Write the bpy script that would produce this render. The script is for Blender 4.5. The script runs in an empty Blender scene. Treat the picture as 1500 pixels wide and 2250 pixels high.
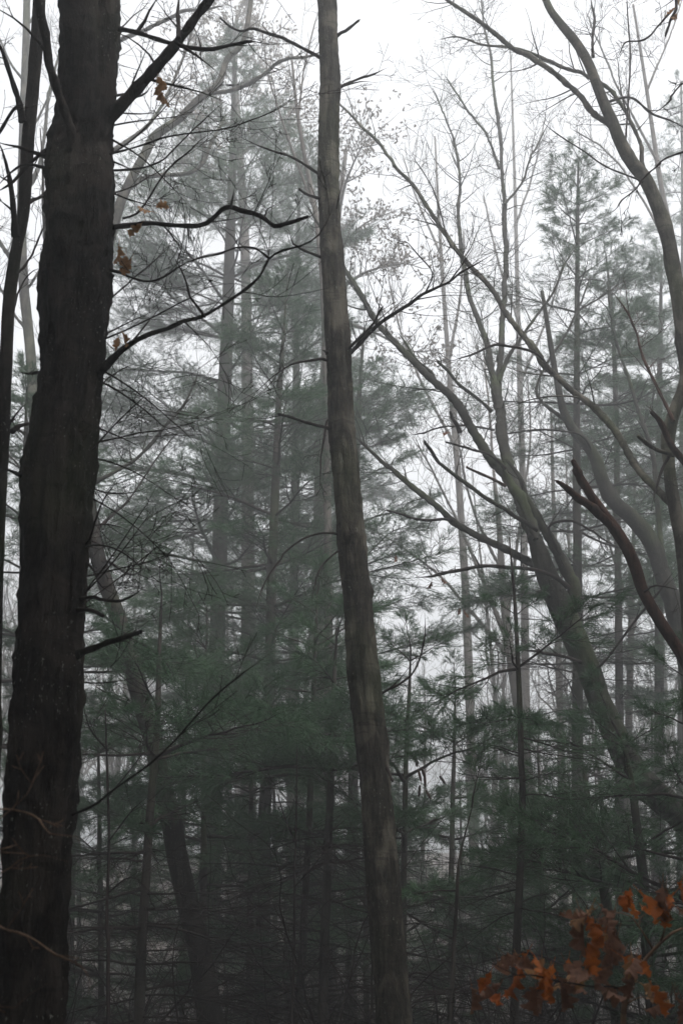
import bpy, math, random
import numpy as np
from mathutils import Vector, Matrix, noise as mnoise
R = math.radians
scene = bpy.context.scene
C = scene.collection

# ------------------------------------------------------------------ camera, sky, sun, exposure
PITCH, FPX, CAMZ = R(20.1), 2306.0, 1.6
cd = bpy.data.cameras.new('camera'); cam = bpy.data.objects.new('camera', cd); C.objects.link(cam)
cam.location = (0, 0, CAMZ); cam.rotation_euler = (R(90) + PITCH, 0, 0)
cd.sensor_fit = 'VERTICAL'; cd.sensor_height = 36; cd.sensor_width = 24
cd.lens = FPX / 2250 * 36
cd.clip_start = .05; cd.clip_end = 2000
cd.dof.use_dof = True; cd.dof.focus_distance = 9.5; cd.dof.aperture_fstop = 3.5
scene.camera = cam

SUN_EL, SUN_AZ = R(62), R(150)
world = bpy.data.worlds.new('World'); scene.world = world; world.use_nodes = True
nt = world.node_tree; nt.nodes.clear()
sky = nt.nodes.new('ShaderNodeTexSky'); sky.sky_type = 'NISHITA'; sky.sun_disc = False
sky.sun_elevation = SUN_EL; sky.sun_rotation = SUN_AZ
sky.air_density = 1.0; sky.dust_density = 6.0; sky.ozone_density = 1.0
hs = nt.nodes.new('ShaderNodeHueSaturation'); hs.inputs['Saturation'].default_value = .09
bg = nt.nodes.new('ShaderNodeBackground'); bg.inputs['Strength'].default_value = .15
wo = nt.nodes.new('ShaderNodeOutputWorld')
nt.links.new(sky.outputs[0], hs.inputs['Color']); nt.links.new(hs.outputs[0], bg.inputs['Color'])
nt.links.new(bg.outputs[0], wo.inputs['Surface'])
sl = bpy.data.lights.new('sun', 'SUN'); sl.energy = .5; sl.angle = R(30); sl.color = (1, .98, .95)
sun = bpy.data.objects.new('sun', sl); C.objects.link(sun)
sd = Vector((math.sin(SUN_AZ) * math.cos(SUN_EL), math.cos(SUN_AZ) * math.cos(SUN_EL), math.sin(SUN_EL)))
sun.rotation_euler = sd.to_track_quat('Z', 'Y').to_euler()
scene.view_settings.view_transform = 'Standard'; scene.view_settings.look = 'None'
scene.view_settings.exposure = 1.68; scene.view_settings.gamma = 1
scene.view_settings.use_curve_mapping = False
cy = scene.cycles
cy.max_bounces = 4; cy.diffuse_bounces = 2; cy.glossy_bounces = 1; cy.transmission_bounces = 1
cy.volume_bounces = 0; cy.transparent_max_bounces = 4
cy.use_denoising = True
cy.use_adaptive_sampling = True; cy.adaptive_threshold = .025
HAZE_DENSITY = .0118

# ------------------------------------------------------------------ helpers
rng = np.random.default_rng(7)
sp, cp = math.sin(PITCH), math.cos(PITCH)
def W(px, py, D):
    """point of the place seen at photo pixel px, py at distance D in front; also its depth"""
    x = (px - 750) / FPX; y = (1125 - py) / FPX
    d = np.array((x, cp - y * sp, sp + y * cp)); s = D / d[1]
    return np.array((0, 0, CAMZ)) + d * s, s

def ground_z(x, y):
    def sm(a, b, t): t = min(1, max(0, (t - a) / (b - a))); return t * t * (3 - 2 * t)
    z = -2.4 * sm(0, 26, y) + 6.6 * sm(27, 74, y) + .6 * sm(0, 60, -y)
    z += .25 * mnoise.noise(Vector((x * .11, y * .11, 3))) + .5 * mnoise.noise(Vector((x * .03, y * .03, 9)))
    return z

def spline(P, step):
    """Catmull-Rom through rows of P (first three columns are the position)"""
    P = np.asarray(P, float)
    if len(P) < 2: return P
    Q = np.vstack([2 * P[0] - P[1], P, 2 * P[-1] - P[-2]])
    out = []
    for i in range(1, len(Q) - 2):
        a, b, c, d = Q[i - 1], Q[i], Q[i + 1], Q[i + 2]
        n = max(1, int(math.ceil(np.linalg.norm((c - b)[:3]) / step)))
        t = (np.arange(n) / n)[:, None]
        out.append(.5 * (2 * b + (c - a) * t + (2 * a - 5 * b + 4 * c - d) * t * t + (3 * b - a - 3 * c + d) * t ** 3))
    out.append(Q[-2][None])
    return np.vstack(out)

class MB:
    def __init__(s): s.v = []; s.q = []; s.t = []; s.n = 0
    def add(s, v, q=None, t=None):
        s.v.append(np.asarray(v, np.float32))
        if q is not None and len(q): s.q.append(np.asarray(q) + s.n)
        if t is not None and len(t): s.t.append(np.asarray(t) + s.n)
        s.n += len(v)
    def tube(s, P, r, k=6, bark=0.0, knobs=(), cap=False, seed=0.):
        P = np.asarray(P, float); m = len(P)
        if m < 2: return
        r = np.broadcast_to(np.asarray(r, float), (m,))
        T = np.gradient(P, axis=0); T /= np.linalg.norm(T, axis=1)[:, None] + 1e-9
        up = np.array((0., 1, 0)) if abs(T[0][1]) < .9 else np.array((1., 0, 0))
        U = up - (T @ up)[:, None] * T; U /= np.linalg.norm(U, axis=1)[:, None] + 1e-9
        V = np.cross(T, U)
        a = np.arange(k) * 2 * math.pi / k
        rr = np.repeat(r[:, None], k, 1)
        if bark:
            L = np.concatenate([[0], np.cumsum(np.linalg.norm(np.diff(P, axis=0), axis=1))])
            for i in range(m):
                for j in range(k):
                    x, y = math.cos(a[j]), math.sin(a[j])
                    rad = max(r[i], .02)
                    q = mnoise.noise(Vector((x * 4 + seed, y * 4, L[i] * .9)))
                    q2 = mnoise.noise(Vector((x * 14 + seed, y * 14, L[i] * 3.2)))
                    q3 = mnoise.noise(Vector((x * 1.2 + seed, y * 1.2, L[i] * 1.7 + 7)))
                    q4 = mnoise.noise(Vector((x * .8 + seed, y * .8, L[i] * 9)))
                    rr[i, j] *= 1 + bark * (.7 * q - .9 * abs(q2) + .9 * q3 + .45 * max(0, q4) + .4 * mnoise.noise(Vector((x * 5 + seed, y * 5, L[i] * 26))))
            for (kl, ka, kh, ks) in knobs:   # height along stem, angle, height of knob, size
                da = (a[None, :] - ka + math.pi) % (2 * math.pi) - math.pi
                g = np.exp(-((L[:, None] - kl) / ks) ** 2 - (da * r[:, None] / ks) ** 2)
                rr += kh * g
        ring = P[:, None, :] + rr[..., None] * (np.cos(a)[None, :, None] * U[:, None, :] + np.sin(a)[None, :, None] * V[:, None, :])
        i = np.arange(m - 1)[:, None] * k; j = np.arange(k)[None, :]; j2 = (j + 1) % k
        q = np.stack([i + j, i + j2, i + k + j2, i + k + j], -1).reshape(-1, 4)
        v = ring.reshape(-1, 3); t = None
        if cap:
            v = np.vstack([v, P[-1] + T[-1] * r[-1] * .5]); e = (m - 1) * k
            t = [(e + x, e + (x + 1) % k, m * k) for x in range(k)]
        s.add(v, q, t)
    def mesh(s, name, mat, origin=(0, 0, 0), smooth=True):
        me = bpy.data.meshes.new(name)
        v = np.vstack(s.v) - np.asarray(origin, np.float32)
        q = np.vstack(s.q) if s.q else np.zeros((0, 4), int)
        t = np.vstack(s.t) if s.t else np.zeros((0, 3), int)
        me.vertices.add(len(v)); me.vertices.foreach_set('co', v.astype(np.float32).ravel())
        me.loops.add(q.size + t.size)
        me.loops.foreach_set('vertex_index', np.concatenate([q.ravel(), t.ravel()]).astype(np.int32))
        me.polygons.add(len(q) + len(t))
        st = np.concatenate([np.arange(len(q)) * 4, q.size + np.arange(len(t)) * 3]).astype(np.int32)
        me.polygons.foreach_set('loop_start', st)
        me.polygons.foreach_set('use_smooth', np.full(len(st), smooth))
        me.materials.append(mat); me.update(calc_edges=True)
        return me

def link(name, me, parent=None, **props):
    o = bpy.data.objects.new(name, me); C.objects.link(o)
    if parent: o.parent = parent
    for k, v in props.items(): o[k] = v
    return o
def thing(name, loc, label, cat, group=None):
    o = bpy.data.objects.new(name, None); C.objects.link(o); o.location = loc
    o.empty_display_size = .2; o['label'] = label; o['category'] = cat
    if group: o['group'] = group
    return o

# ------------------------------------------------------------------ materials
def newmat(name):
    m = bpy.data.materials.new(name); m.use_nodes = True
    n = m.node_tree; b = n.nodes['Principled BSDF']
    return m, n, b
def ramp(n, fac, stops):
    r = n.nodes.new('ShaderNodeValToRGB'); n.links.new(fac, r.inputs[0])
    e = r.color_ramp.elements
    while len(e) < len(stops): e.new(.5)
    for x, (p, c) in zip(e, stops): x.position = p; x.color = (*c, 1) if len(c) == 3 else c
    return r.outputs[0]
def tex(n, co, scale, st=(1, 1, 1), detail=5, kind='ShaderNodeTexNoise', dist=0, loc=(0, 0, 0)):
    mp = n.nodes.new('ShaderNodeMapping'); mp.inputs['Scale'].default_value = st; mp.inputs['Location'].default_value = loc
    n.links.new(co, mp.inputs[0]); t = n.nodes.new(kind); n.links.new(mp.outputs[0], t.inputs['Vector'])
    t.inputs['Scale'].default_value = scale
    if kind == 'ShaderNodeTexNoise': t.inputs['Detail'].default_value = detail; t.inputs['Distortion'].default_value = dist
    return t
def mix(n, f, a, b, mode='MIX'):
    m = n.nodes.new('ShaderNodeMix'); m.data_type = 'RGBA'; m.blend_type = mode
    if isinstance(f, float): m.inputs[0].default_value = f
    else: n.links.new(f, m.inputs[0])
    for s, x in ((6, a), (7, b)):
        if isinstance(x, tuple): m.inputs[s].default_value = (*x, 1)
        else: n.links.new(x, m.inputs[s])
    return m.outputs[2]
def bark(name, dark, light, furrow=16, mot=.55, moss=0., lichen=0., bump=.6, rough=.8):
    m, n, b = newmat(name)
    co = n.nodes.new('ShaderNodeTexCoord').outputs['Object']
    f = tex(n, co, furrow, (1, 1, .16), 7, dist=.4)
    g = tex(n, co, furrow * .3, (1, 1, .8), 6, loc=(3, 1, 5))
    fine = tex(n, co, furrow * 3, (1, 1, .35), 6)
    c = ramp(n, f.outputs['Fac'], [(.40, dark), (.58, light)])
    c = mix(n, ramp(n, g.outputs['Fac'], [(.38, (0, 0, 0)), (.66, (.75, .75, .75))]), c, tuple(x * .45 for x in dark))
    c = mix(n, .35, c, ramp(n, fine.outputs['Fac'], [(.3, tuple(x * .3 for x in dark)), (.7, tuple(min(1, x * 1.5) for x in light))]))
    pt = tex(n, co, furrow * .11, (1, 1, .5), 5, dist=.6, loc=(7, 7, 7))
    c = mix(n, ramp(n, pt.outputs['Fac'], [(.50, (0, 0, 0)), (.60, (mot,) * 3)]), c, tuple(min(1, x * (.8 + mot)) for x in light))
    rg = tex(n, co, furrow * .22, (.5, .5, 3.), 4, loc=(2, 7, 1))
    c = mix(n, ramp(n, rg.outputs['Fac'], [(.56, (0, 0, 0)), (.64, (.3 + mot * .2,) * 3)]), c, tuple(x * .5 for x in dark))
    if lichen:
        l = tex(n, co, 75, (1, 1, .6), 4, loc=(9, 2, 4)); l2 = tex(n, co, 2.6, detail=3, loc=(1, 8, 2))
        k = mix(n, 1., ramp(n, l.outputs['Fac'], [(.64, (0, 0, 0)), (.70, (1, 1, 1))]), ramp(n, l2.outputs['Fac'], [(.42, (0, 0, 0)), (.6, (lichen,) * 3)]), 'MULTIPLY')
        c = mix(n, k, c, (.20, .21, .18))
    if moss:
        l = tex(n, co, 1.7, (1, 1, .6), 7, loc=(5, 5, 1))
        c = mix(n, ramp(n, l.outputs['Fac'], [(.5, (0, 0, 0)), (.66, (moss,) * 3)]), c, (.045, .065, .02))
    n.links.new(c, b.inputs['Base Color']); b.inputs['Roughness'].default_value = rough
    b.inputs['Specular IOR Level'].default_value = .06
    bp = n.nodes.new('ShaderNodeBump'); bp.inputs['Strength'].default_value = bump; bp.inputs['Distance'].default_value = .02
    h = mix(n, .35, f.outputs['Fac'], fine.outputs['Fac']); n.links.new(h, bp.inputs['Height'])
    n.links.new(bp.outputs[0], b.inputs['Normal'])
    return m
M = {}
M['maple'] = bark('dark_furrowed_maple_bark', (.003, .0026, .0022), (.022, .018, .015), 42, mot=.9, moss=.25, lichen=.8, bump=1.)
M['mid'] = bark('grey_brown_bark', (.006, .0054, .0043), (.050, .045, .036), 46, mot=.9, moss=.25, lichen=.8, bump=.9)
M['mossy'] = bark('mossy_grey_bark', (.007, .0064, .0054), (.028, .0265, .021), 36, moss=.4, lichen=.5, bump=.8)
M['red'] = bark('reddish_brown_bark', (.016, .009, .007), (.055, .029, .021), 38, bump=.8)
M['pine'] = bark('pine_bark', (.010, .009, .008), (.034, .030, .025), 36, moss=.3, bump=.7)
M['twig'] = bark('twig_bark', (.008, .006, .006), (.022, .017, .015), 40, bump=.2)
M['brown_twig'] = bark('light_brown_twig_bark', (.09, .055, .035), (.2, .13, .09), 40, bump=.2)
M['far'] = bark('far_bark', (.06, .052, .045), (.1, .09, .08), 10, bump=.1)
def leafy(name, a, b_, trans=.3, scale=3., rough=.6, objrand=True):
    m, n, b = newmat(name)
    tc = n.nodes.new('ShaderNodeTexCoord')
    t = tex(n, tc.outputs['Object'], scale, detail=3)
    oi = n.nodes.new('ShaderNodeObjectInfo')
    add = n.nodes.new('ShaderNodeMath'); add.operation = 'MULTIPLY_ADD'
    n.links.new(oi.outputs['Random'], add.inputs[0]); add.inputs[1].default_value = .5 if objrand else 0.
    n.links.new(t.outputs['Fac'], add.inputs[2])
    c = ramp(n, add.outputs[0], [(.4, a), (.95, b_)])
    if scale > 10: c = mix(n, ramp(n, tex(n, tc.outputs['Object'], 55, detail=4, loc=(4, 4, 4)).outputs['Fac'], [(.54, (0, 0, 0)), (.7, (.55, .55, .55))]), c, tuple(x * .3 for x in a))
    n.links.new(c, b.inputs['Base Color']); b.inputs['Roughness'].default_value = rough
    b.inputs['Specular IOR Level'].default_value = .15
    tr = n.nodes.new('ShaderNodeBsdfTranslucent'); n.links.new(c, tr.inputs[0])
    ms = n.nodes.new('ShaderNodeMixShader'); ms.inputs[0].default_value = trans
    n.links.new(b.outputs[0], ms.inputs[1]); n.links.new(tr.outputs[0], ms.inputs[2])
    n.links.new(ms.outputs[0], n.nodes['Material Output'].inputs[0])
    return m
M['needle'] = leafy('pine_needles', (.021, .052, .026), (.046, .092, .044), .3, 2.)
M['orange'] = leafy('rust_orange_oak_leaf', (.22, .052, .009), (.46, .135, .024), .45, 14.)
M['brownleaf'] = leafy('brown_oak_leaf', (.10, .045, .028), (.22, .115, .075), .3, 14.)
M['tanleaf'] = leafy('tan_oak_leaf', (.22, .12, .05), (.34, .19, .09), .4, 14.)
M['farleaf'] = leafy('withered_leaf', (.09, .07, .05), (.15, .12, .08), .3, 3.)
m, n, b = newmat('leaf_litter'); co = n.nodes.new('ShaderNodeTexCoord').outputs['Object']
c = ramp(n, tex(n, co, 9, detail=8).outputs['Fac'], [(.35, (.015, .011, .008)), (.65, (.06, .04, .028))])
c = mix(n, ramp(n, tex(n, co, .5, detail=5).outputs['Fac'], [(.5, (0, 0, 0)), (.65, (.6, .6, .6))]), c, (.03, .04, .018))
n.links.new(c, b.inputs['Base Color']); b.inputs['Roughness'].default_value = .9; M['ground'] = m

# ------------------------------------------------------------------ ground
def ground():
    xs = np.concatenate([np.linspace(-260, -60, 30), np.linspace(-58, 58, 110), np.linspace(60, 260, 30)])
    ys = np.concatenate([np.linspace(-120, -12, 24), np.linspace(-10, 90, 140), np.linspace(92, 280, 30)])
    v = [(x, y, ground_z(x, y) + .04 * mnoise.noise(Vector((x * 1.3, y * 1.3, 1)))) for y in ys for x in xs]
    w = len(xs); q = [(j * w + i, j * w + i + 1, (j + 1) * w + i + 1, (j + 1) * w + i) for j in range(len(ys) - 1) for i in range(w - 1)]
    b = MB(); b.add(v, q); link('ground', b.mesh('ground', M['ground']), kind='structure')
ground()

# ------------------------------------------------------------------ branching wood
def unit(v): return v / (np.linalg.norm(v) + 1e-9)
def grow(mb, p, d, L, r, lvl, up=.12, wob=.22, side=3., fork=.5, kmin=3, tips=None, rmin=.0011):
    """a wandering shoot with side shoots, all as tubes in mb"""
    n = max(4, int(L / .11) + 2); n = min(n, 14)
    st = L / n; P = [np.array(p, float)]; d = unit(np.array(d, float))
    bias = rng.normal(0, .05, 3)
    for i in range(n):
        d = unit(d + rng.normal(0, wob, 3) * math.sqrt(st) * 1.3 + bias + np.array((0, 0, up * st * 3)))
        P.append(P[-1] + d * st)
    P = np.array(P); rr = np.maximum(r * (1 - np.linspace(0, 1, len(P))) ** .8, rmin)
    k = 3 if r < .004 else (4 if r < .009 else (6 if r < .03 else 10))
    mb.tube(P, rr, max(k, kmin))
    if tips is not None: tips.append((P, lvl))
    if lvl <= 0: return
    ns = max(2, int(L * side + rng.random()))
    for _ in range(min(ns, 16)):
        t = rng.uniform(.18, .97); f = t * n; i = min(int(f), n - 1)
        q = P[i] + (P[i + 1] - P[i]) * (f - i); T = unit(P[i + 1] - P[i])
        s = unit(np.cross(T, rng.normal(size=3)))
        a = rng.uniform(.5, 1.05)
        grow(mb, q, T * math.cos(a) + s * math.sin(a), L * rng.uniform(.3, .62) * (1.15 - t * .6), max(rr[i] * rng.uniform(.4, .62), rmin), lvl - 1, up, wob, side * 1.25, fork, kmin, tips, rmin)

def trace(pts, D0, D1=None, step=.06):
    """photo pixels (x, y, width) -> smooth 3-D centre line and radii at their distance"""
    D1 = D0 if D1 is None else D1
    a = np.array([(p[0], p[1]) for p in pts], float)
    L = np.concatenate([[0], np.cumsum(np.linalg.norm(np.diff(a, axis=0), axis=1))]); L /= L[-1]
    o = []
    for p, t in zip(pts, L):
        w, s = W(p[0], p[1], D0 + (D1 - D0) * t); o.append((*w, p[2] * .5 / FPX * s))
    o = spline(np.array(o), step)
    return o[:, :3], np.maximum(o[:, 3], .0012)

def kink(P, r, amp, every=.32):
    """small elbows at old forks and swellings beside them"""
    L = np.concatenate([[0], np.cumsum(np.linalg.norm(np.diff(P, axis=0), axis=1))]); n = max(3, int(L[-1] / every) + 2)
    s_ = np.sort(rng.uniform(0, L[-1], n)); s_[0] = 0
    rad = np.interp(s_, L, r); o = rng.normal(0, 1, (n, 3)) * (rad * amp + .0035)[:, None]; o[0] = 0
    Q = P + np.stack([np.interp(L, s_, o[:, c]) for c in range(3)], 1); r = r.copy()
    for a in s_[1:]:
        if rng.random() < .5: r *= 1 + rng.uniform(.05, .17) * np.exp(-((L - a) / rng.uniform(.04, .12)) ** 2)
    return Q, r
def limb(tree, mat, pts, D0, D1=None, twigs=3.5, tl=(.25, .8), lvl=2, broken=False, up=.15, name='branch', k=8, label=None, wig=.012):
    P, r = trace(pts, D0, D1, .05)
    if broken is False: r = r * np.clip(np.linspace(len(r) / 6, 0, len(r)), .12, 1)
    P = P + np.cumsum(rng.normal(0, wig * .25, P.shape), 0) * np.linspace(0, 1, len(P))[:, None] * .6
    r = r * (1 + .09 * np.sin(np.arange(len(r)) * 1.9 + rng.random() * 6)) * (1 + rng.normal(0, .04, len(r)))
    if r[0] > .02 and D0 > 8.4: r = r * .84
    P, r = kink(P, r, .15 if D0 > 8.4 else .12)
    mb = MB(); mb.tube(P, r, k if r[0] > .012 else 6, bark=.10 if r[0] > .02 else 0, cap=True, seed=rng.random() * 50)
    L = np.linalg.norm(np.diff(P, axis=0), axis=1).sum(); rm = .0016 + .00016 * max(D0 - 5, 0)
    twigs *= 2.3 if D0 > 8.5 else 1.5
    n = int(L * twigs + .5)
    for _ in range(n):
        t = rng.uniform(.12, 1) ** .8; i = min(int(t * (len(P) - 1)), len(P) - 2); T = unit(P[i + 1] - P[i])
        s = unit(np.cross(T, rng.normal(size=3))); a = rng.uniform(.5, 1.15)
        grow(mb, P[i], T * math.cos(a) + s * math.sin(a), rng.uniform(*tl), max(min(r[i] * .5, .011), .0022) * rng.uniform(.6, 1), lvl, up, rmin=rm)
    if broken: # splintered end
        for _ in range(5):
            q = P[-1] + rng.normal(0, r[-1] * .45, 3); T = unit(P[-1] - P[-2])
            mb.tube(np.array([q - T * r[-1], q + T * rng.uniform(.5, 2.2) * r[-1] + rng.normal(0, r[-1] * .2, 3)]), [r[-1] * .4, r[-1] * .05], 4)
    o = link(name, mb.mesh('branch', mat, tree.location), tree)
    if label: o['label'] = label
    return P

def trunk(tree, mat, pts, D, D1=None, k=24, step=.07, knobs=(), bk=.10, above=None, flare=1.5, name='trunk'):
    """pts run from the top of the picture down to its bottom; the stem goes on to the ground"""
    P, r = trace(pts, D, D1, step)
    if name == 'trunk' and D < 15: P, r = kink(P, r, .06, .7)
    T = unit(P[-1] - P[-6 if len(P) > 6 else 0]); T = unit(T * np.array((1, .3, 1)))
    ext = []; q = P[-1].copy(); rr = r[-1]
    if T[2] < -.05:
        while q[2] > ground_z(q[0], q[1]) - .15 and len(ext) < 200:
            T = unit(T + np.array((0, 0, -.03))); q = q + T * step * 1.5
            h = q[2] - ground_z(q[0], q[1]); ext.append((*q, rr * (1 + (flare - 1) * math.exp(-max(h, 0) / .25))))
    if ext: P = np.vstack([P, np.array(ext)[:, :3]]); r = np.concatenate([r, np.array(ext)[:, 3]])
    if above:   # the stem above the frame, tapering
        d = unit(P[0] - P[4] if len(P) > 4 else P[0] - P[-1]); q = P[0].copy(); up = []; n = int(above / .25)
        for i in range(n):
            d = unit(d + rng.normal(0, .03, 3) + np.array((0, 0, .02))); q = q + d * .25; up.append((*q, r[0] * (1 - (i + 1) / n * .9)))
        up = np.array(up)[::-1]; P = np.vstack([up[:, :3], P]); r = np.concatenate([up[:, 3], r])
    mb = MB(); mb.tube(P[::-1], r[::-1], k, bark=bk, knobs=knobs, cap=True, seed=rng.random() * 90)
    link(name, mb.mesh('trunk', mat, tree.location), tree)
    return P[::-1], r[::-1]

def base_of(pts, D):
    w, _ = W(pts[-1][0], pts[-1][1], D); return (w[0], w[1], ground_z(w[0], w[1]))

# oak leaf: lobed outline on both sides of a midrib, cupped and bent
def oak_leaf(mat, seed, L=.14):
    g = np.random.default_rng(seed); n = 19; v = []; q = []
    bend = g.uniform(-1.2, 1.8); cup = g.uniform(.3, 1.5); tw = g.uniform(-1.1, 1.1)
    x = z = 0.; ang = 0.
    for i in range(n):
        t = i / (n - 1)
        env = (math.sin(math.pi * min(1, t * .93 + .06) ** 1.25)) ** .8
        ph = (t * 3.6) % 1.; lobe = .45 + .55 * math.sin(math.pi * ph) ** .8 if t > .12 else .25
        for s in (-1, 1):
            w = .27 * L * env * lobe * g.uniform(.85, 1.12); h = cup * w * .8 + g.normal(0, .0065); a = tw * t
            zz = z - (.022 * lobe * (L / .14) if t < .9 else 0) * .35
            yy = s * w * math.cos(cup * .5); y2 = yy * math.cos(a) - h * math.sin(a); h2 = yy * math.sin(a) + h * math.cos(a)
            v.append((x + h2 * math.cos(ang), y2, zz + h2 * math.sin(ang)))
        v.insert(len(v) - 1, (x, 0, z))
        ang += bend / n; x += math.sin(ang) * L / n; z -= math.cos(ang) * L / n
    for i in range(n - 1):
        a = i * 3; q += [(a, a + 1, a + 4, a + 3), (a + 1, a + 2, a + 5, a + 4)]
    b = MB(); b.add(v, q)
    b.tube(np.array([(0, 0, .03), (0.001, 0, .01), (0, 0, -.01)]), .0013, 3)
    return b.mesh('oak_leaf', mat, smooth=True)
LEAF = {k: [oak_leaf(M[k], s + j * 10, .125 if k != 'farleaf' else .12) for s in range(6)] for j, k in enumerate(('orange', 'brownleaf', 'tanleaf', 'farleaf'))}
def leaf(tree, px, py, D, kind, size=1., parent=None, spread=.5):
    w, _ = W(px, py, D)
    o = link('leaf', LEAF[kind][int(rng.integers(6))], tree)
    o.location = Vector(w) - tree.location
    o.rotation_euler = (rng.normal(0, spread), rng.normal(0, spread), rng.uniform(0, 6.28)); o.scale = (size,) * 3
    return o

# ------------------------------------------------------------------ pine branch library (x outward, z up)
def needles_on(P, nd, length, out, width):
    """needles around the shoot P: thin blades leaning forward"""
    seg = np.diff(P, axis=0); L = np.linalg.norm(seg, axis=1); c = np.concatenate([[0], np.cumsum(L)])
    if c[-1] <= 0: return
    t = c[-1] * rng.uniform(0, 1, nd) ** .7; i = np.clip(np.searchsorted(c, t) - 1, 0, len(seg) - 1)
    q = P[i] + seg[i] * ((t - c[i]) / L[i])[:, None]; T = seg[i] / L[i][:, None]
    s = np.cross(T, rng.normal(size=(nd, 3))); s /= np.linalg.norm(s, axis=1)[:, None]
    a = rng.uniform(.25, 1.0, nd)[:, None]
    d = T * np.cos(a) + s * np.sin(a); ln = length * rng.uniform(.7, 1.1, nd)[:, None]
    w = np.cross(d, rng.normal(size=(nd, 3))); w /= np.linalg.norm(w, axis=1)[:, None]
    tip = q + d * ln + np.array((0, 0, -1.)) * ln * rng.uniform(.02, .28, nd)[:, None]
    mid = q + d * ln * .55
    out.append(np.stack([q - w * width * .5, q + w * width * .5, mid + w * width * .5, mid - w * width * .5, tip], 1))
def pine_branch(L, seed, dead=False, sparse=1., upcurve=.18, nk=1., nw=.0034):
    global rng; keep = rng; rng = np.random.default_rng(seed)
    wood = MB(); nd = []
    n = 16; P = [np.zeros(3)]; d = np.array((1., 0, rng.uniform(-.05, .12)))
    for i in range(n):
        d = unit(d + rng.normal(0, .06, 3) + np.array((0, 0, upcurve / n * (1 if i > 6 else -.8)))); P.append(P[-1] + d * L / n)
    P = np.array(P); r0 = .006 + .0075 * L
    if dead: r0 *= .75
    rr = r0 * (1 - np.linspace(0, .93, n + 1)); wood.tube(P, rr, 5, cap=True)
    nb = int((9 if dead else 13) * L ** .8)
    for b_ in range(nb):
        t = (b_ + rng.uniform(.2, .8)) / nb * .88 + .1 if dead else .22 + .76 * (b_ + rng.random()) / nb
        i = min(int(t * n), n - 1); q = P[i] + (P[i + 1] - P[i]) * (t * n - i); T = unit(P[i + 1] - P[i])
        sgn = 1 if b_ % 2 else -1; a = rng.uniform(.55, 1.05)
        sd_ = unit(np.array((-T[1], T[0], 0)) * sgn + np.array((0, 0, rng.normal(.03, .13))))
        l2 = L * (.42 * (1 - t) ** .6 + .12) * rng.uniform(.6, 1.1)
        m = max(4, int(l2 / .08)); Q = [q]; dd = T * math.cos(a) + sd_ * math.sin(a)
        for _ in range(m):
            dd = unit(dd + rng.normal(0, .09, 3) + T * .04 + np.array((0, 0, .02 if not dead else -.01))); Q.append(Q[-1] + dd * l2 / m)
        Q = np.array(Q); wood.tube(Q, np.linspace(max(rr[i] * .5, .0028), .0014, m + 1), 3)
        if not dead and sparse > rng.random(): needles_on(Q[int(m * .55):], int((30 * max(l2, .25) + 16) * nk), .11, nd, nw)
        for c_ in range(int(l2 * (7 if dead else 11)) + (0 if dead else 1)):
            f = rng.uniform(.2, .95); j = min(int(f * m), m - 1); T2 = unit(Q[j + 1] - Q[j])
            s2 = unit(np.array((-T2[1], T2[0], 0)) * (1 if c_ % 2 else -1) + np.array((0, 0, rng.normal(.04, .2)))); a2 = rng.uniform(.5, 1.)
            l3 = l2 * rng.uniform(.22, .45) + .05; d3 = T2 * math.cos(a2) + s2 * math.sin(a2); K = [Q[j]]
            for _ in range(3): d3 = unit(d3 + rng.normal(0, .14, 3) + T2 * .06); K.append(K[-1] + d3 * l3 / 3)
            K = np.array(K); wood.tube(K, np.linspace(.0022, .0012, 4), 3)
            if not dead and sparse > rng.random() * .9: needles_on(K[1:], int(21 * nk), .11, nd, nw)
    if not dead: needles_on(P[-4:], int(45 * nk), .115, nd, nw)
    wm = wood.mesh('pine_branch', M['twig']); nm = None
    if nd:
        A = np.concatenate(nd); k = len(A); v = A.reshape(-1, 3); i = np.arange(k)[:, None] * 5
        b = MB(); b.add(v, i + np.array([[0, 1, 2, 3]]), i + np.array([[3, 2, 4]])); nm = b.mesh('pine_needles', M['needle'], smooth=False)
    rng = keep
    return wm, nm, L
LIB = {'big': [pine_branch(2.9, 100 + i) for i in range(4)], 'mid': [pine_branch(1.8, 200 + i) for i in range(5)],
       'small': [pine_branch(.95, 300 + i) for i in range(5)], 'tiny': [pine_branch(.5, 350 + i) for i in range(3)],
       'thin': [pine_branch(1.7, 400 + i, sparse=.45) for i in range(4)],
       'dead': [pine_branch(1.5, 500 + i, dead=True) for i in range(6)]}
def pine_limb(tree, pos, az, el, L, kind=None):
    if kind is None:
        kind = 'big' if L > 2.2 else 'mid' if L > 1.25 else 'small' if L > .68 else 'tiny'
    wm, nm, l0 = LIB[kind][int(rng.integers(len(LIB[kind])))]
    o = link('branch', wm, tree); s = L / l0
    o.location = Vector(pos) - tree.location; o.scale = (s, s * rng.uniform(.85, 1.2), s * rng.uniform(.8, 1.2))
    o.rotation_euler = (rng.normal(0, .25), -el, az)
    if nm: link('needles', nm, o)
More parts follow.
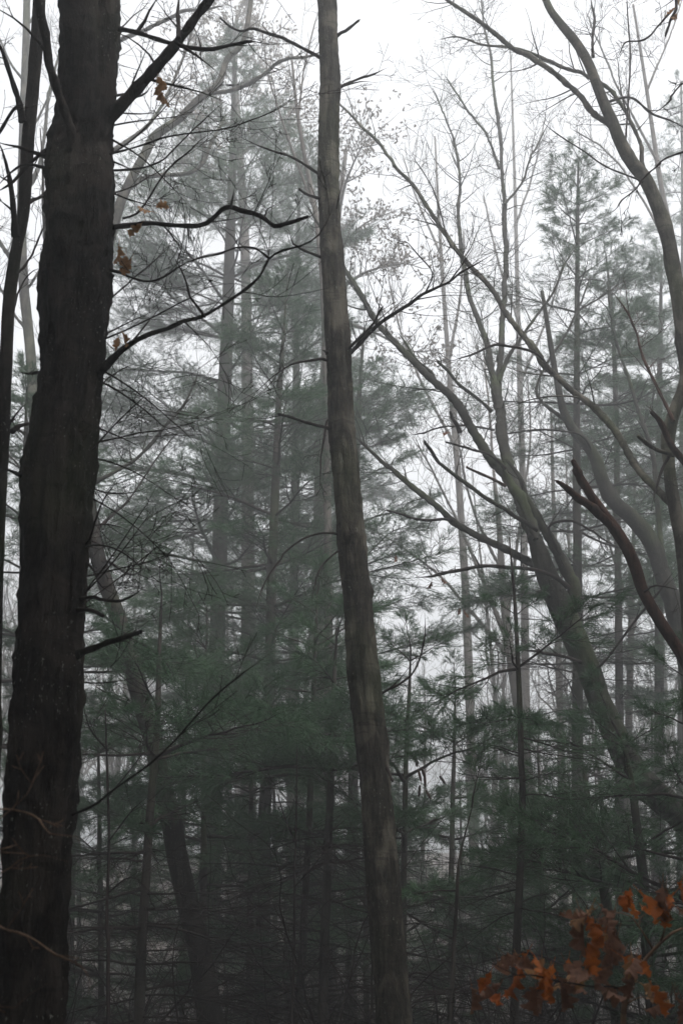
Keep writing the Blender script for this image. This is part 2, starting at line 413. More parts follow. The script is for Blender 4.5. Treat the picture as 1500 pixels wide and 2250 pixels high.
def pine(label, pts, D, crown, dead=None, Rmax=1.8, name='pine_tree', wh=.42, per=5, group=None, mat=None, top_up=.7, thin=0., k=16, low=.35, gap=.2):
    """crown, dead = height ranges above the ground in metres"""
    t = thing(name, base_of(pts, D), label, 'pine tree', group)
    P, r = trunk(t, mat or M['pine'], pts, D, k=k, step=.15, bk=.07, flare=1.25)
    g = t.location.z; top = P[-1][2] - g; zs = P[:, 2] - g
    def at(h): return np.array([np.interp(h, zs, P[:, c]) for c in range(3)])
    z0, z1 = crown[0], min(crown[1], top) if crown[1] else top
    h = z0; a0 = rng.random() * 6
    while h < z1 - .05:
        f = (h - z0) / max(z1 - z0, .1)
        prof = Rmax * (low + (1 - low) * min(1, f / .25)) * (1 - max(0, (f - .2) / .8)) ** .75 + .22
        a0 += rng.uniform(.3, 1.2)
        for j in range(per):
            if rng.random() < gap: continue
            az = a0 + j * 6.283 / per + rng.normal(0, .22); L = prof * rng.uniform(.6, 1.12)
            el = .02 + top_up * f ** 2 + rng.normal(0, .1)
            pine_limb(t, at(h + rng.uniform(-.04, .04)), az, el, L, 'thin' if rng.random() < thin and L > 1 else None)
        h += wh * 1.3 * rng.uniform(.75, 1.3) * (1 if f < .7 else .75)
    if top == z1 or True: pine_limb(t, at(z1 - .05), rng.random() * 6, 1.35, .45, 'tiny')
    if dead:
        h = dead[0]
        while h < dead[1]:
            for j in range(3 + int(rng.random() * 3)):
                pine_limb(t, at(h + rng.uniform(-.1, .1)), rng.random() * 6.28, rng.normal(.0, .14), rng.uniform(.6, 1.) * min(Rmax, 1.9), 'dead')
            h += rng.uniform(.22, .42)
    return t, P

# ================================================================== THE TREES
# ---- the big dark maple at the left
pA = [(196, -40, 130), (196, 0, 131), (193, 200, 126), (180, 330, 134), (178, 400, 148), (172, 540, 158), (164, 600, 158), (155, 750, 142), (145, 900, 140),
      (128, 1050, 148), (122, 1125, 146), (112, 1300, 144), (106, 1500, 148), (94, 1700, 152), (84, 1900, 152), (74, 2100, 152), (68, 2270, 154)]
DA = 4.6
A = thing('maple_tree', base_of(pA, DA), 'thick dark maple trunk with furrowed bark and crooked dead branches, the widest of all', 'maple tree')
kn = []
for (py, side, hh, sz) in ((60, 0, .018, .05), (395, 0, .012, .12), (520, 0, .035, .10), (560, 0, .02, .05), (820, 0, .02, .07), (1185, 0, .012, .04), (1425, 0, .012, .05), (1580, 0, .02, .03), (1675, 0, .015, .03), (380, 1, .02, .08), (590, 3.14, .02, .06), (1320, 3.14, .018, .05), (1000, 3.14, .012, .06), (340, 3.14, .012, .04)):
    kn.append((py, side, hh, sz))
PA_, rA_ = trace(pA, DA, None, .035)
LA = 0
def knob_list(P, r, pts, D, lst, above=0.):
    # heights measured along the reversed (ground-up) stem
    tot = None; out = []
    for (py, side, hh, sz) in lst:
        z = W(pts[0][0], py, D)[0][2]; out.append((z, side, hh, sz))
    return out
def trunk_k(tree, mat, pts, D, k, step, lst, bk, above, flare=1.5):
    P, r = trace(pts, D, None, step)
    T = unit(P[-1] - P[-8]); q = P[-1].copy(); ext = []
    while q[2] > ground_z(q[0], q[1]) - .15:
        T = unit(T + np.array((0, 0, -.02))); q = q + T * step * 2; h = q[2] - ground_z(q[0], q[1])
        ext.append((*q, r[-1] * (1 + (flare - 1) * math.exp(-max(h, 0) / .3))))
    ext = np.array(ext); P = np.vstack([P, ext[:, :3]]); r = np.concatenate([r, ext[:, 3]])
    d = unit(P[0] - P[6]); q = P[0].copy(); up = []; n = int(above / .25)
    for i in range(n):
        d = unit(d + rng.normal(0, .025, 3) + np.array((0, 0, .01))); q = q + d * .25; up.append((*q, r[0] * (1 - (i + 1) / n * .85)))
    up = np.array(up)[::-1]; P = np.vstack([up[:, :3], P])[::-1]; r = np.concatenate([up[:, 3], r])[::-1]
    L = np.concatenate([[0], np.cumsum(np.linalg.norm(np.diff(P, axis=0), axis=1))])
    kk = []
    for (py, side, hh, sz) in lst:
        z = W(pts[0][0], py, D)[0][2]; kk.append((float(np.interp(z, P[:, 2], L)), side, hh, sz))
    mb = MB(); mb.tube(P, r, k, bark=bk, knobs=[(a, s_, h_, z_) for a, s_, h_, z_ in kk], cap=True, seed=3.3)
    link('trunk', mb.mesh('trunk', mat, tree.location), tree)
    return P, r
trunk_k(A, M['maple'], pA, DA, 56, .03, [(a, (math.pi / 2 if 0 else 0) + s_, h_, z_) for a, s_, h_, z_ in kn], .22, 4.5)
m_ = M['twig']
limb(A, M['maple'], [(235, 268, 34), (250, 250, 30), (300, 195, 27), (345, 145, 26), (395, 85, 22), (430, 35, 20), (470, -15, 18), (560, -120, 12)], 4.6, 4.2, 2.5, (.2, .6))
limb(A, m_, [(250, 62, 14), (268, 65, 11), (310, 75, 10), (350, 88, 10), (385, 98, 9), (430, 105, 9), (470, 107, 8), (520, 98, 7), (558, 90, 7)], 4.6, 4.3, 4, (.12, .45), broken=True)
limb(A, m_, [(385, 92, 8), (420, 110, 6), (450, 135, 5), (482, 170, 4)], 4.35, 4.3, 2, (.1, .2))
limb(A, m_, [(303, 68, 8), (322, 35, 6), (342, 0, 5), (352, -30, 4)], 4.6, 4.6, 2, (.1, .2))
limb(A, m_, [(392, 85, 12), (394, 55, 9), (390, 20, 8), (387, -20, 7)], 4.3, 4.5, 2, (.1, .2))
limb(A, M['maple'], [(168, 395, 30), (160, 370, 24), (157, 320, 21), (155, 280, 21), (140, 235, 19), (122, 190, 18), (108, 140, 18), (100, 90, 19), (88, 45, 19), (74, -10, 19), (50, -90, 14)], 4.5, 4.1, 1.5, (.15, .4))
limb(A, m_, [(240, 500, 16), (258, 498, 12), (290, 494, 11), (330, 490, 10), (385, 495, 10), (440, 496, 10), (468, 482, 10), (488, 462, 10), (508, 455, 11), (530, 463, 9), (560, 470, 9), (583, 483, 9), (602, 499, 9), (625, 496, 8), (650, 487, 8), (674, 480, 7)], 4.6, 4.0, 3.5, (.12, .4), broken=True, wig=.004)
limb(A, m_, [(507, 458, 8), (509, 435, 6), (510, 415, 5), (511, 397, 4)], 4.2, 4.2, 2, (.06, .12))
limb(A, m_, [(580, 480, 6), (588, 462, 5), (602, 450, 5), (620, 438, 4)], 4.15, 4.1, 2, (.06, .12))
limb(A, M['maple'], [(200, 828, 32), (222, 815, 22), (248, 788, 17), (270, 768, 14), (300, 748, 11), (335, 732, 10), (370, 722, 9), (405, 705, 9), (440, 697, 9), (475, 678, 7), (515, 652, 7), (545, 630, 7), (572, 603, 6), (590, 567, 6), (620, 548, 5), (660, 537, 5), (700, 512, 5), (725, 470, 4), (735, 440, 3)], 4.6, 3.9, 3.2, (.2, .6), wig=.004)
limb(A, m_, [(450, 697, 7), (440, 675, 6), (418, 650, 6), (410, 625, 6), (395, 595, 6), (368, 550, 5)], 4.25, 4.3, 3, (.08, .2), wig=.003)
limb(A, m_, [(590, 567, 5), (560, 545, 4), (520, 545, 4), (480, 560, 4), (430, 572, 3), (390, 590, 3), (355, 615, 3)], 4.05, 4.3, 4, (.1, .35))
limb(A, m_, [(235, 592, 10), (262, 598, 7), (290, 610, 5), (330, 617, 5), (375, 600, 4), (420, 575, 3), (470, 555, 3)], 4.6, 4.2, 4, (.15, .4))
limb(A, m_, [(236, 375, 6), (280, 373, 5), (320, 368, 4), (360, 350, 4), (400, 310, 3), (450, 260, 3), (505, 215, 2)], 4.6, 4.7, 5, (.2, .6))
limb(A, m_, [(236, 340, 5), (290, 325, 4), (370, 300, 4), (440, 290, 3), (500, 282, 3), (560, 262, 3), (620, 235, 2), (670, 190, 2)], 4.6, 4.5, 4, (.2, .6))
limb(A, m_, [(270, 480, 5), (300, 470, 5), (325, 440, 4), (360, 385, 4), (400, 345, 4), (440, 308, 3), (480, 285, 3)], 4.6, 4.8, 4, (.2, .5))
limb(A, m_, [(240, 215, 7), (270, 208, 5), (300, 215, 5), (322, 205, 4), (350, 170, 3)], 4.6, 4.7, 4, (.1, .4))
limb(A, M['mossy'], [(160, 1445, 26), (185, 1433, 17), (215, 1424, 14), (250, 1412, 13), (280, 1400, 12), (308, 1387, 8)], 4.6, 4.1, 1.5, (.05, .1), broken=True)
limb(A, m_, [(175, 1318, 10), (195, 1314, 8), (235, 1318, 7), (270, 1317, 6), (300, 1298, 5), (328, 1270, 4)], 4.6, 4.2, 3, (.1, .3))
limb(A, m_, [(165, 1342, 12), (190, 1338, 9), (212, 1345, 9), (230, 1352, 8)], 4.6, 4.2, 1, (.05, .1), broken=True)
limb(A, m_, [(160, 1790, 8), (185, 1780, 6), (215, 1765, 6), (245, 1740, 5), (285, 1712, 5), (330, 1680, 5), (380, 1635, 4), (430, 1580, 4), (500, 1505, 4), (560, 1462, 3), (605, 1428, 3)], 4.6, 3.9, 1.2, (.1, .35), lvl=1, wig=.003)
limb(A, m_, [(180, 1200, 6), (198, 1185, 5), (215, 1130, 4), (235, 1090, 4), (262, 1060, 4), (284, 1045, 3)], 4.6, 4.3, 3, (.1, .3))
limb(A, m_, [(185, 1205, 5), (205, 1198, 4), (250, 1205, 4), (300, 1240, 3), (325, 1275, 2)], 4.6, 4.2, 3, (.1, .3))
limb(A, m_, [(190, 1235, 6), (210, 1255, 5), (225, 1290, 4), (260, 1315, 3)], 4.6, 4.4, 2, (.1, .3))
limb(A, m_, [(60, 820, 5), (85, 818, 9)][::-1] + [(30, 813, 4)], 4.6, 4.3, 2, (.05, .15))
limb(A, m_, [(118, 345, 22), (100, 343, 12), (60, 330, 8), (25, 318, 7), (-20, 305, 6)], 4.6, 4.4, 2, (.1, .3))
limb(A, m_, [(112, 370, 12), (90, 368, 7), (60, 362, 5), (30, 380, 5), (-10, 420, 5)], 4.6, 4.3, 3, (.1, .3))
limb(A, m_, [(115, 325, 14), (95, 335, 9), (65, 362, 8), (30, 400, 8), (-20, 440, 7)], 4.6, 4.5, 2, (.1, .3))
limb(A, m_, [(60, 1048, 18), (40, 1045, 12), (15, 1037, 10), (-20, 1030, 8)], 4.6, 4.4, 1, (.1, .3))
for (x, y, s_) in ((348, 180, .72), (352, 205, .66), (344, 460, .62), (314, 500, .66), (262, 548, .7), (278, 568, .68), (290, 578, .6), (268, 742, .62), (262, 750, .5), (338, 478, .5), (345, 195, .6)):
    leaf(A, x, y - 12, 4.45, 'tanleaf', s_ * 1.45, spread=.5)

for k_ in range(26):
    y0 = rng.uniform(60, 1500); x0 = np.interp(y0, [0, 560, 1125, 2250], [258, 240, 190, 140]) - 10; a_ = rng.uniform(-.5, .9); L_ = rng.uniform(90, 330)
    b_ = rng.uniform(-.6, .6); q_ = [(x0 + L_ * t_ * math.cos(a_), y0 - L_ * t_ * math.sin(a_ + b_ * t_) , 4.5 * (1 - t_ * .7)) for t_ in (0, .25, .5, .75, 1)]
    limb(A, m_, q_, 4.62, 4.6 + rng.uniform(-.5, .8), 4, (.15, .6), lvl=2, wig=.006)
# ---- the thin dark tree at the left edge
pB = [(88, -40, 26), (85, 20, 27), (78, 120, 28), (70, 220, 27), (62, 300, 28), (56, 400, 27), (50, 480, 26), (35, 550, 26), (24, 620, 28), (16, 700, 28), (12, 800, 27), (8, 950, 27), (3, 1100, 26), (-3, 1300, 25), (-14, 1700, 27), (-30, 2270, 30)]
B = thing('maple_tree', base_of(pB, 5.2), 'slim dark trunk cut by the left edge beside the widest trunk', 'maple tree')
trunk(B, M['maple'], pB, 5.2, k=28, step=.05, bk=.12, above=4)
limb(B, m_, [(50, 268, 18), (42, 225, 13), (30, 185, 12), (15, 140, 11), (0, 100, 10), (-30, 40, 9)], 5.15, 4.9, 2, (.1, .3))
limb(B, m_, [(35, 520, 18), (28, 450, 12), (22, 400, 10), (12, 360, 8), (2, 330, 8), (-20, 280, 7)], 5.1, 4.9, 3, (.1, .4))
limb(B, m_, [(-25, 320, 8), (0, 288, 8), (20, 250, 7), (35, 235, 7), (50, 229, 7)], 4.9, 4.7, 2, (.1, .3), broken=True)
limb(B, m_, [(55, 450, 12), (75, 438, 8), (95, 430, 7), (120, 405, 5), (170, 370, 3)], 5.2, 5.6, 3, (.1, .4))
limb(B, m_, [(28, 948, 14), (45, 935, 10), (70, 928, 8), (95, 905, 5)], 5.2, 5.5, 2, (.1, .3))
limb(B, m_, [(15, 940, 8), (40, 905, 5), (60, 885, 4), (75, 878, 3)], 5.2, 5.1, 2, (.1, .3))
limb(B, m_, [(38, 600, 8), (60, 580, 5), (90, 520, 4), (110, 480, 3)], 5.2, 5.6, 4, (.1, .5))
limb(B, m_, [(22, 720, 6), (45, 640, 4), (75, 600, 3), (120, 590, 2)], 5.2, 5.6, 4, (.1, .5))

# ---- the straight leaning trunk in the middle
pC = [(716, -40, 38), (718, 0, 39), (721, 60, 42), (724, 140, 46), (724, 200, 46), (722, 300, 46), (721, 400, 48), (724, 480, 48), (728, 560, 51), (733, 640, 52), (741, 740, 58), (747, 850, 54), (752, 940, 58), (760, 1040, 60), (769, 1150, 62),
      (776, 1240, 62), (785, 1340, 62), (799, 1480, 66), (811, 1600, 68), (824, 1720, 68), (833, 1850, 72), (842, 1950, 78), (855, 2100, 78), (868, 2270, 78)]
Cc = thing('maple_tree', base_of(pC, 7.6), 'straight leaning trunk in the middle, bare grey brown bark paler towards the top', 'maple tree')
trunk_k(Cc, M['mid'], pC, 7.6, 44, .04, [(y, s_, h_, z_) for y, s_, h_, z_ in ((75, 0, .015, .05), (180, 3.14, .012, .05), (380, 3.14, .015, .05), (560, 3.14, .018, .05), (775, 0, .02, .07), (790, 3.14, .015, .05), (945, 3.14, .015, .05), (1135, 3.5, .012, .06), (1180, 3.14, .012, .06), (1300, 4.9, .025, .05), (1640, 5.0, .02, .05), (1720, 0, .018, .05), (1560, 3.2, .012, .05), (1900, 3.3, .015, .06))], .19, 6)
limb(Cc, m_, [(756, 785, 20), (770, 772, 11), (800, 742, 10), (835, 710, 9), (868, 688, 8), (905, 665, 7), (940, 640, 6), (985, 620, 5), (1010, 600, 5), (1050, 578, 4), (1095, 552, 3)], 7.62, 6.9, 6, (.2, .6), wig=.004)
limb(Cc, m_, [(752, 780, 14), (768, 763, 8), (795, 735, 7), (815, 712, 6), (838, 675, 5)], 7.62, 7.2, 3, (.1, .3), broken=True)
limb(Cc, m_, [(985, 622, 4), (1010, 590, 3), (1040, 545, 3), (1045, 520, 2)], 7.0, 6.9, 6, (.1, .4))
limb(Cc, m_, [(935, 642, 4), (950, 600, 3), (920, 560, 3), (890, 530, 2), (860, 535, 2)], 7.1, 6.8, 5, (.1, .4))
limb(Cc, m_, [(712, 130, 12), (698, 122, 8), (665, 105, 7), (630, 88, 7), (590, 76, 7), (555, 65, 6), (530, 70, 5), (505, 60, 5), (483, 42, 4)], 7.62, 7.0, 3, (.1, .35), broken=True)
limb(Cc, m_, [(712, 386, 10), (694, 378, 7), (670, 362, 6), (640, 345, 5), (610, 335, 5), (570, 320, 4), (530, 302, 3)], 7.62, 7.1, 5, (.15, .5))
limb(Cc, m_, [(715, 570, 10), (700, 563, 7), (668, 552, 6), (642, 535, 5), (632, 505, 4), (628, 500, 3)], 7.62, 7.2, 4, (.1, .4))
limb(Cc, m_, [(712, 440, 9), (695, 432, 7), (675, 425, 6), (658, 414, 5)], 7.62, 7.3, 3, (.08, .15), broken=True)
limb(Cc, m_, [(738, 950, 14), (718, 940, 8), (695, 935, 7), (665, 927, 7), (640, 918, 6), (610, 911, 5)], 7.62, 7.2, 2.5, (.1, .3), broken=True)
limb(Cc, m_, [(735, 915, 8), (718, 925, 5), (712, 960, 4), (705, 1000, 4), (700, 1040, 3), (692, 1100, 2)], 7.62, 7.2, 3, (.1, .25), up=-.1)
limb(Cc, m_, [(735, 800, 9), (710, 790, 6), (680, 792, 5), (640, 800, 4), (600, 825, 3), (560, 860, 3)], 7.62, 7.0, 4, (.15, .4))
limb(Cc, m_, [(722, 775, 14), (712, 770, 7), (702, 765, 4)], 7.62, 7.35, 3, (.08, .12))
limb(Cc, m_, [(738, 210, 8), (750, 192, 6), (785, 175, 5), (820, 160, 5), (850, 145, 3)], 7.6, 7.8, 3, (.1, .3))
limb(Cc, m_, [(738, 200, 6), (752, 190, 4), (790, 180, 3), (830, 181, 2)], 7.6, 7.5, 2, (.1, .2))
limb(Cc, m_, [(738, 80, 8), (750, 73, 7), (768, 58, 6), (787, 41, 5)], 7.6, 7.5, 0, broken=True)
limb(Cc, m_, [(748, 1178, 6), (735, 1172, 5), (700, 1172, 4), (665, 1185, 4), (630, 1215, 4), (600, 1250, 3), (575, 1300, 3), (562, 1350, 2)], 7.62, 6.9, 1, (.1, .2), lvl=1, wig=.004)
limb(Cc, m_, [(760, 1200, 5), (740, 1212, 4), (705, 1245, 4), (690, 1290, 3), (685, 1340, 2)], 7.62, 7.2, 2, (.1, .3), lvl=1)
limb(Cc, m_, [(820, 1540, 8), (845, 1520, 6), (885, 1500, 5), (910, 1470, 4), (930, 1400, 3), (928, 1330, 2)], 7.62, 7.7, 3, (.1, .4))
limb(Cc, m_, [(835, 1690, 10), (848, 1685, 8), (866, 1720, 5)], 7.62, 7.4, 0, broken=True)
limb(Cc, m_, [(735, 480, 4), (745, 430, 3), (760, 380, 2)], 7.62, 7.2, 2, (.1, .2))

# ---- the big forked maple leaning over from the right
pD = [(1170, 1165, 20), (1182, 1205, 38), (1205, 1270, 50), (1238, 1345, 56), (1268, 1410, 54), (1295, 1470, 50), (1318, 1540, 50), (1345, 1600, 54), (1370, 1655, 58), (1405, 1715, 60), (1460, 1765, 62), (1530, 1830, 66), (1620, 1950, 70), (1690, 2270, 80)]
Dd = thing('maple_tree', base_of(pD, 11.5), 'large forked tree leaning up from lower right, its stems fanning out left', 'maple tree')
P, r = trunk(Dd, M['mossy'], pD, 11.5, 12.3, k=28, step=.08, bk=.10)
lm = M['mossy']
limb(Dd, lm, [(1175, 1185, 36), (1160, 1150, 36), (1140, 1095, 33), (1122, 1040, 31), (1108, 980, 29), (1100, 920, 27), (1092, 870, 27), (1080, 820, 18), (1068, 760, 16), (1050, 710, 14), (1030, 650, 13), (1020, 590, 12), (1013, 540, 11), (1008, 470, 9), (1012, 400, 7), (1000, 320, 6), (975, 250, 4), (950, 190, 3)], 11.5, 16.5, 2.2, (.5, 1.4), k=14)
limb(Dd, lm, [(1092, 880, 24), (1096, 820, 17), (1103, 730, 15), (1107, 640, 14), (1110, 560, 14), (1105, 470, 13), (1106, 440, 11), (1100, 370, 9), (1098, 300, 9), (1085, 210, 8), (1078, 130, 7), (1062, 60, 5), (1050, -30, 4)], 13.2, 17.5, 2.0, (.5, 1.5), k=12)
limb(Dd, lm, [(1106, 450, 10), (1115, 440, 7), (1135, 418, 6), (1152, 390, 6), (1165, 345, 5), (1185, 310, 4), (1205, 270, 3)], 15, 15.8, 4, (.3, .8))
limb(Dd, lm, [(1096, 370, 9), (1085, 340, 7), (1065, 290, 6), (1030, 245, 6), (1000, 200, 5), (975, 160, 4)], 15.6, 16.5, 3, (.4, 1.0))
limb(Dd, lm, [(1095, 840, 14), (1105, 810, 11), (1125, 770, 9), (1150, 730, 8), (1180, 690, 7), (1215, 640, 6), (1240, 580, 5), (1270, 540, 3)], 13.2, 13.8, 3, (.3, .9))
limb(Dd, lm, [(1176, 1185, 14), (1160, 1135, 25), (1135, 1080, 25), (1105, 1040, 25), (1068, 990, 25), (1035, 940, 24), (1010, 895, 23), (985, 865, 21), (950, 835, 19), (905, 790, 17), (870, 755, 16), (842, 730, 15), (815, 690, 15), (785, 640, 14), (760, 600, 12), (735, 560, 9), (700, 500, 7), (660, 440, 5)], 11.4, 13.0, 1.8, (.4, 1.2), k=14)
limb(Dd, lm, [(955, 838, 14), (945, 815, 10), (915, 790, 9), (895, 755, 8), (875, 730, 7)], 12.4, 12.6, 3, (.2, .6))
limb(Dd, lm, [(1262, 1340, 40), (1258, 1290, 32), (1245, 1245, 31), (1222, 1200, 28), (1200, 1165, 24), (1178, 1130, 20), (1155, 1095, 16), (1140, 1050, 12), (1110, 1010, 8)], 11.6, 11.8, 1.5, (.3, .8), k=12, broken=True)
limb(Dd, lm, [(1235, 1300, 26), (1205, 1268, 21), (1170, 1240, 20), (1120, 1212, 20), (1070, 1190, 19), (1030, 1168, 18), (995, 1148, 17), (965, 1118, 17), (938, 1095, 16), (905, 1070, 15), (870, 1040, 13), (835, 1010, 11), (800, 975, 9), (770, 950, 7)], 11.5, 12.6, 1.8, (.3, 1.0), k=12)
limb(Dd, m_, [(1000, 1145, 11), (975, 1140, 8), (940, 1142, 8), (905, 1137, 7), (880, 1130, 6), (850, 1121, 6)], 12, 11.8, 2, (.1, .3), broken=True)
limb(Dd, m_, [(1250, 1292, 16), (1225, 1272, 11), (1195, 1258, 10), (1160, 1250, 10), (1110, 1246, 10), (1060, 1242, 10), (1010, 1250, 10), (975, 1256, 9), (940, 1264, 7), (905, 1268, 5)], 11.2, 10.5, 2, (.2, .6), wig=.005)
limb(Dd, lm, [(1180, 1165, 14), (1140, 1140, 11), (1110, 1118, 11), (1085, 1105, 11), (1055, 1088, 11), (1030, 1068, 11), (1000, 1045, 10), (965, 1015, 10), (948, 998, 10), (930, 975, 8)], 11.3, 10.8, 1.5, (.1, .4), broken=True, label='broken dead limb with a snapped end')
limb(Dd, M['red'], [(1110, 1068, 10), (1085, 1055, 8), (1055, 1043, 8), (1025, 1030, 6)], 11.5, 11.3, 1, (.1, .3), broken=True)
limb(Dd, m_, [(1110, 1030, 10), (1075, 1000, 7), (1040, 990, 7), (1010, 980, 6), (980, 972, 6)], 11.6, 11.3, 2, (.1, .3), broken=True)
limb(Dd, m_, [(1010, 950, 14), (1000, 930, 9), (990, 905, 8)], 11.4, 11.2, 0, broken=True)
limb(Dd, lm, [(1080, 905, 12), (1065, 890, 9), (1040, 870, 9), (1010, 848, 9), (985, 820, 8), (960, 797, 7)], 13, 12.7, 1.5, (.1, .3), broken=True)
limb(Dd, m_, [(1085, 945, 5), (1050, 938, 5), (1010, 935, 4), (960, 942, 4), (920, 955, 3), (890, 958, 2)], 12.6, 12, 3, (.2, .6))
limb(Dd, m_, [(1230, 1220, 8), (1205, 1160, 6), (1250, 1145, 6), (1290, 1160, 5), (1330, 1190, 4), (1370, 1210, 3)], 11.5, 11, 3, (.2, .6))
limb(Dd, m_, [(1205, 1310, 12), (1190, 1302, 8), (1178, 1298, 8)], 11.3, 11.2, 0, broken=True)
limb(Dd, m_, [(1300, 1475, 9), (1330, 1450, 6), (1390, 1370, 6), (1440, 1310, 5), (1490, 1250, 4)], 11.3, 11, 2, (.2, .6))
limb(Dd, m_, [(1275, 1455, 10), (1230, 1440, 8), (1180, 1430, 7), (1130, 1425, 5)], 11.3, 10.8, 3, (.2, .6))
for x, y in ((1010, 1335), (1018, 1340), (870, 1218), (948, 1275), (968, 1268), (990, 950)): leaf(Dd, x, y, 11, 'brownleaf', .9)

# ---- the pale curved tree in the upper right corner
pE = [(1150, -130, 10), (1198, 0, 15), (1225, 45, 17), (1262, 90, 20), (1290, 135, 21), (1310, 185, 22), (1328, 230, 23), (1345, 268, 25), (1362, 310, 27), (1390, 360, 28), (1415, 392, 30), (1432, 430, 31), (1450, 480, 31), (1468, 540, 31), (1482, 610, 33), (1492, 670, 34), (1508, 800, 36), (1530, 1000, 38), (1560, 1300, 42), (1600, 2270, 55)]
E = thing('maple_tree', base_of(pE, 9.5), 'arching grey stem sweeping out of the upper right edge with a long side limb', 'maple tree')
trunk(E, M['mid'], pE, 9.5, k=20, step=.08, bk=.07)
mm = M['mid']
limb(E, mm, [(1348, 278, 22), (1332, 268, 16), (1305, 250, 15), (1270, 210, 14), (1235, 178, 14), (1200, 150, 14), (1165, 128, 13), (1130, 110, 12), (1095, 80, 12), (1060, 52, 11), (1020, 25, 10), (975, -5, 8), (920, -50, 6)], 9.5, 10.5, 2.2, (.3, .9))
limb(E, mm, [(1424, 400, 18), (1412, 360, 11), (1405, 310, 10), (1385, 265, 10), (1365, 230, 10), (1325, 185, 10), (1275, 160, 9), (1230, 145, 9), (1180, 122, 8), (1125, 105, 7), (1060, 98, 6), (1000, 80, 4), (950, 90, 3)], 9.6, 11, 2.5, (.3, .9))
limb(E, m_, [(1302, 125, 9), (1300, 90, 7), (1303, 40, 7), (1292, -10, 5)], 9.6, 10, 3, (.2, .7))
limb(E, m_, [(1330, 225, 6), (1385, 215, 5), (1430, 250, 5), (1470, 265, 4), (1520, 290, 3)], 9.6, 9.8, 3, (.2, .6))
limb(E, m_, [(1412, 400, 7), (1395, 392, 4), (1330, 365, 4), (1280, 330, 3), (1225, 295, 3), (1180, 260, 2)], 9.4, 9.2, 1.5, (.2, .5))
limb(E, m_, [(1372, 330, 5), (1378, 240, 4), (1385, 130, 4), (1380, 40, 3), (1375, -20, 3)], 9.6, 10, 3, (.2, .5))

# ---- dark forked tree on the right edge, with the long limb crossing the picture
pF = [(1510, 800, 22), (1500, 850, 24), (1482, 900, 26), (1466, 960, 30), (1468, 1020, 26), (1474, 1080, 28), (1483, 1130, 28), (1492, 1180, 28), (1502, 1260, 30), (1512, 1400, 32), (1525, 1700, 38), (1540, 2270, 46)]
Ff = thing('maple_tree', base_of(pF, 9), 'dark forked trunk on the right edge sending one very long limb up to the left', 'maple tree')
trunk(Ff, M['mid'], pF, 9, k=20, step=.07, bk=.09, above=2.5)
limb(Ff, M['mid'], [(1478, 1110, 26), (1462, 1100, 21), (1440, 1075, 19), (1415, 1045, 19), (1390, 1010, 20), (1362, 960, 19), (1340, 930, 18), (1310, 898, 19), (1285, 878, 17), (1255, 858, 17), (1215, 822, 17), (1190, 795, 18), (1165, 755, 16), (1130, 712, 15), (1108, 685, 14), (1085, 645, 14), (1060, 615, 14), (1030, 580, 13), (1000, 540, 11), (970, 505, 11), (940, 455, 10), (910, 410, 10), (875, 370, 9), (840, 320, 8), (800, 280, 7), (765, 245, 6), (720, 205, 4)], 9, 12.5, 1.8, (.3, 1.1), k=12)
limb(Ff, m_, [(1025, 575, 7), (1010, 560, 5), (980, 520, 4), (960, 440, 4), (935, 390, 3), (900, 340, 3)], 11, 11.5, 3, (.3, .8))
limb(Ff, m_, [(1210, 820, 8), (1180, 780, 6), (1100, 760, 6), (1040, 780, 5), (980, 800, 3)], 10, 10, 3, (.2, .6))
limb(Ff, M['mid'], [(1480, 1000, 14), (1462, 995, 12), (1440, 988, 11), (1415, 972, 11), (1398, 960, 9)], 8.9, 8.6, 1, (.1, .3), broken=True)
limb(Ff, M['red'], [(1515, 1030, 20), (1492, 1000, 18), (1470, 965, 17), (1448, 925, 15), (1430, 905, 11)], 8.6, 8.4, 1, (.1, .3), broken=True)
limb(Ff, M['red'], [(1478, 925, 12), (1462, 890, 9), (1435, 835, 8), (1410, 780, 7), (1395, 730, 6), (1370, 680, 5), (1340, 640, 4)], 8.9, 9.4, 3, (.2, .6))
limb(Ff, m_, [(1470, 1000, 8), (1450, 1040, 6), (1448, 970, 4)][:2] + [(1430, 1110, 4)], 8.9, 8.8, 2, (.1, .3), up=-.1)

# ---- reddish broken limb tree
pG = [(1262, 1030, 16), (1278, 1055, 18), (1300, 1092, 20), (1328, 1130, 22), (1352, 1165, 26), (1378, 1205, 26), (1398, 1250, 26), (1410, 1290, 26), (1430, 1330, 26), (1455, 1372, 26), (1485, 1420, 28), (1520, 1480, 32), (1560, 1600, 36), (1600, 2270, 46)]
G = thing('dead_tree', base_of(pG, 8), 'reddish brown dead stem leaning left with two snapped off tips', 'dead tree')
trunk(G, M['red'], pG, 8, k=20, step=.06, bk=.10)
limb(G, M['red'], [(1285, 1070, 20), (1268, 1038, 15), (1255, 1010, 10)], 8, 7.95, 0, broken=True)
limb(G, M['red'], [(1350, 1165, 24), (1322, 1132, 18), (1295, 1112, 18), (1270, 1095, 18), (1245, 1072, 14), (1226, 1060, 8)], 8, 7.8, 1.5, (.1, .2), broken=True)
limb(G, m_, [(1415, 1300, 6), (1440, 1285, 4), (1500, 1300, 4)], 7.9, 7.6, 2, (.1, .3))

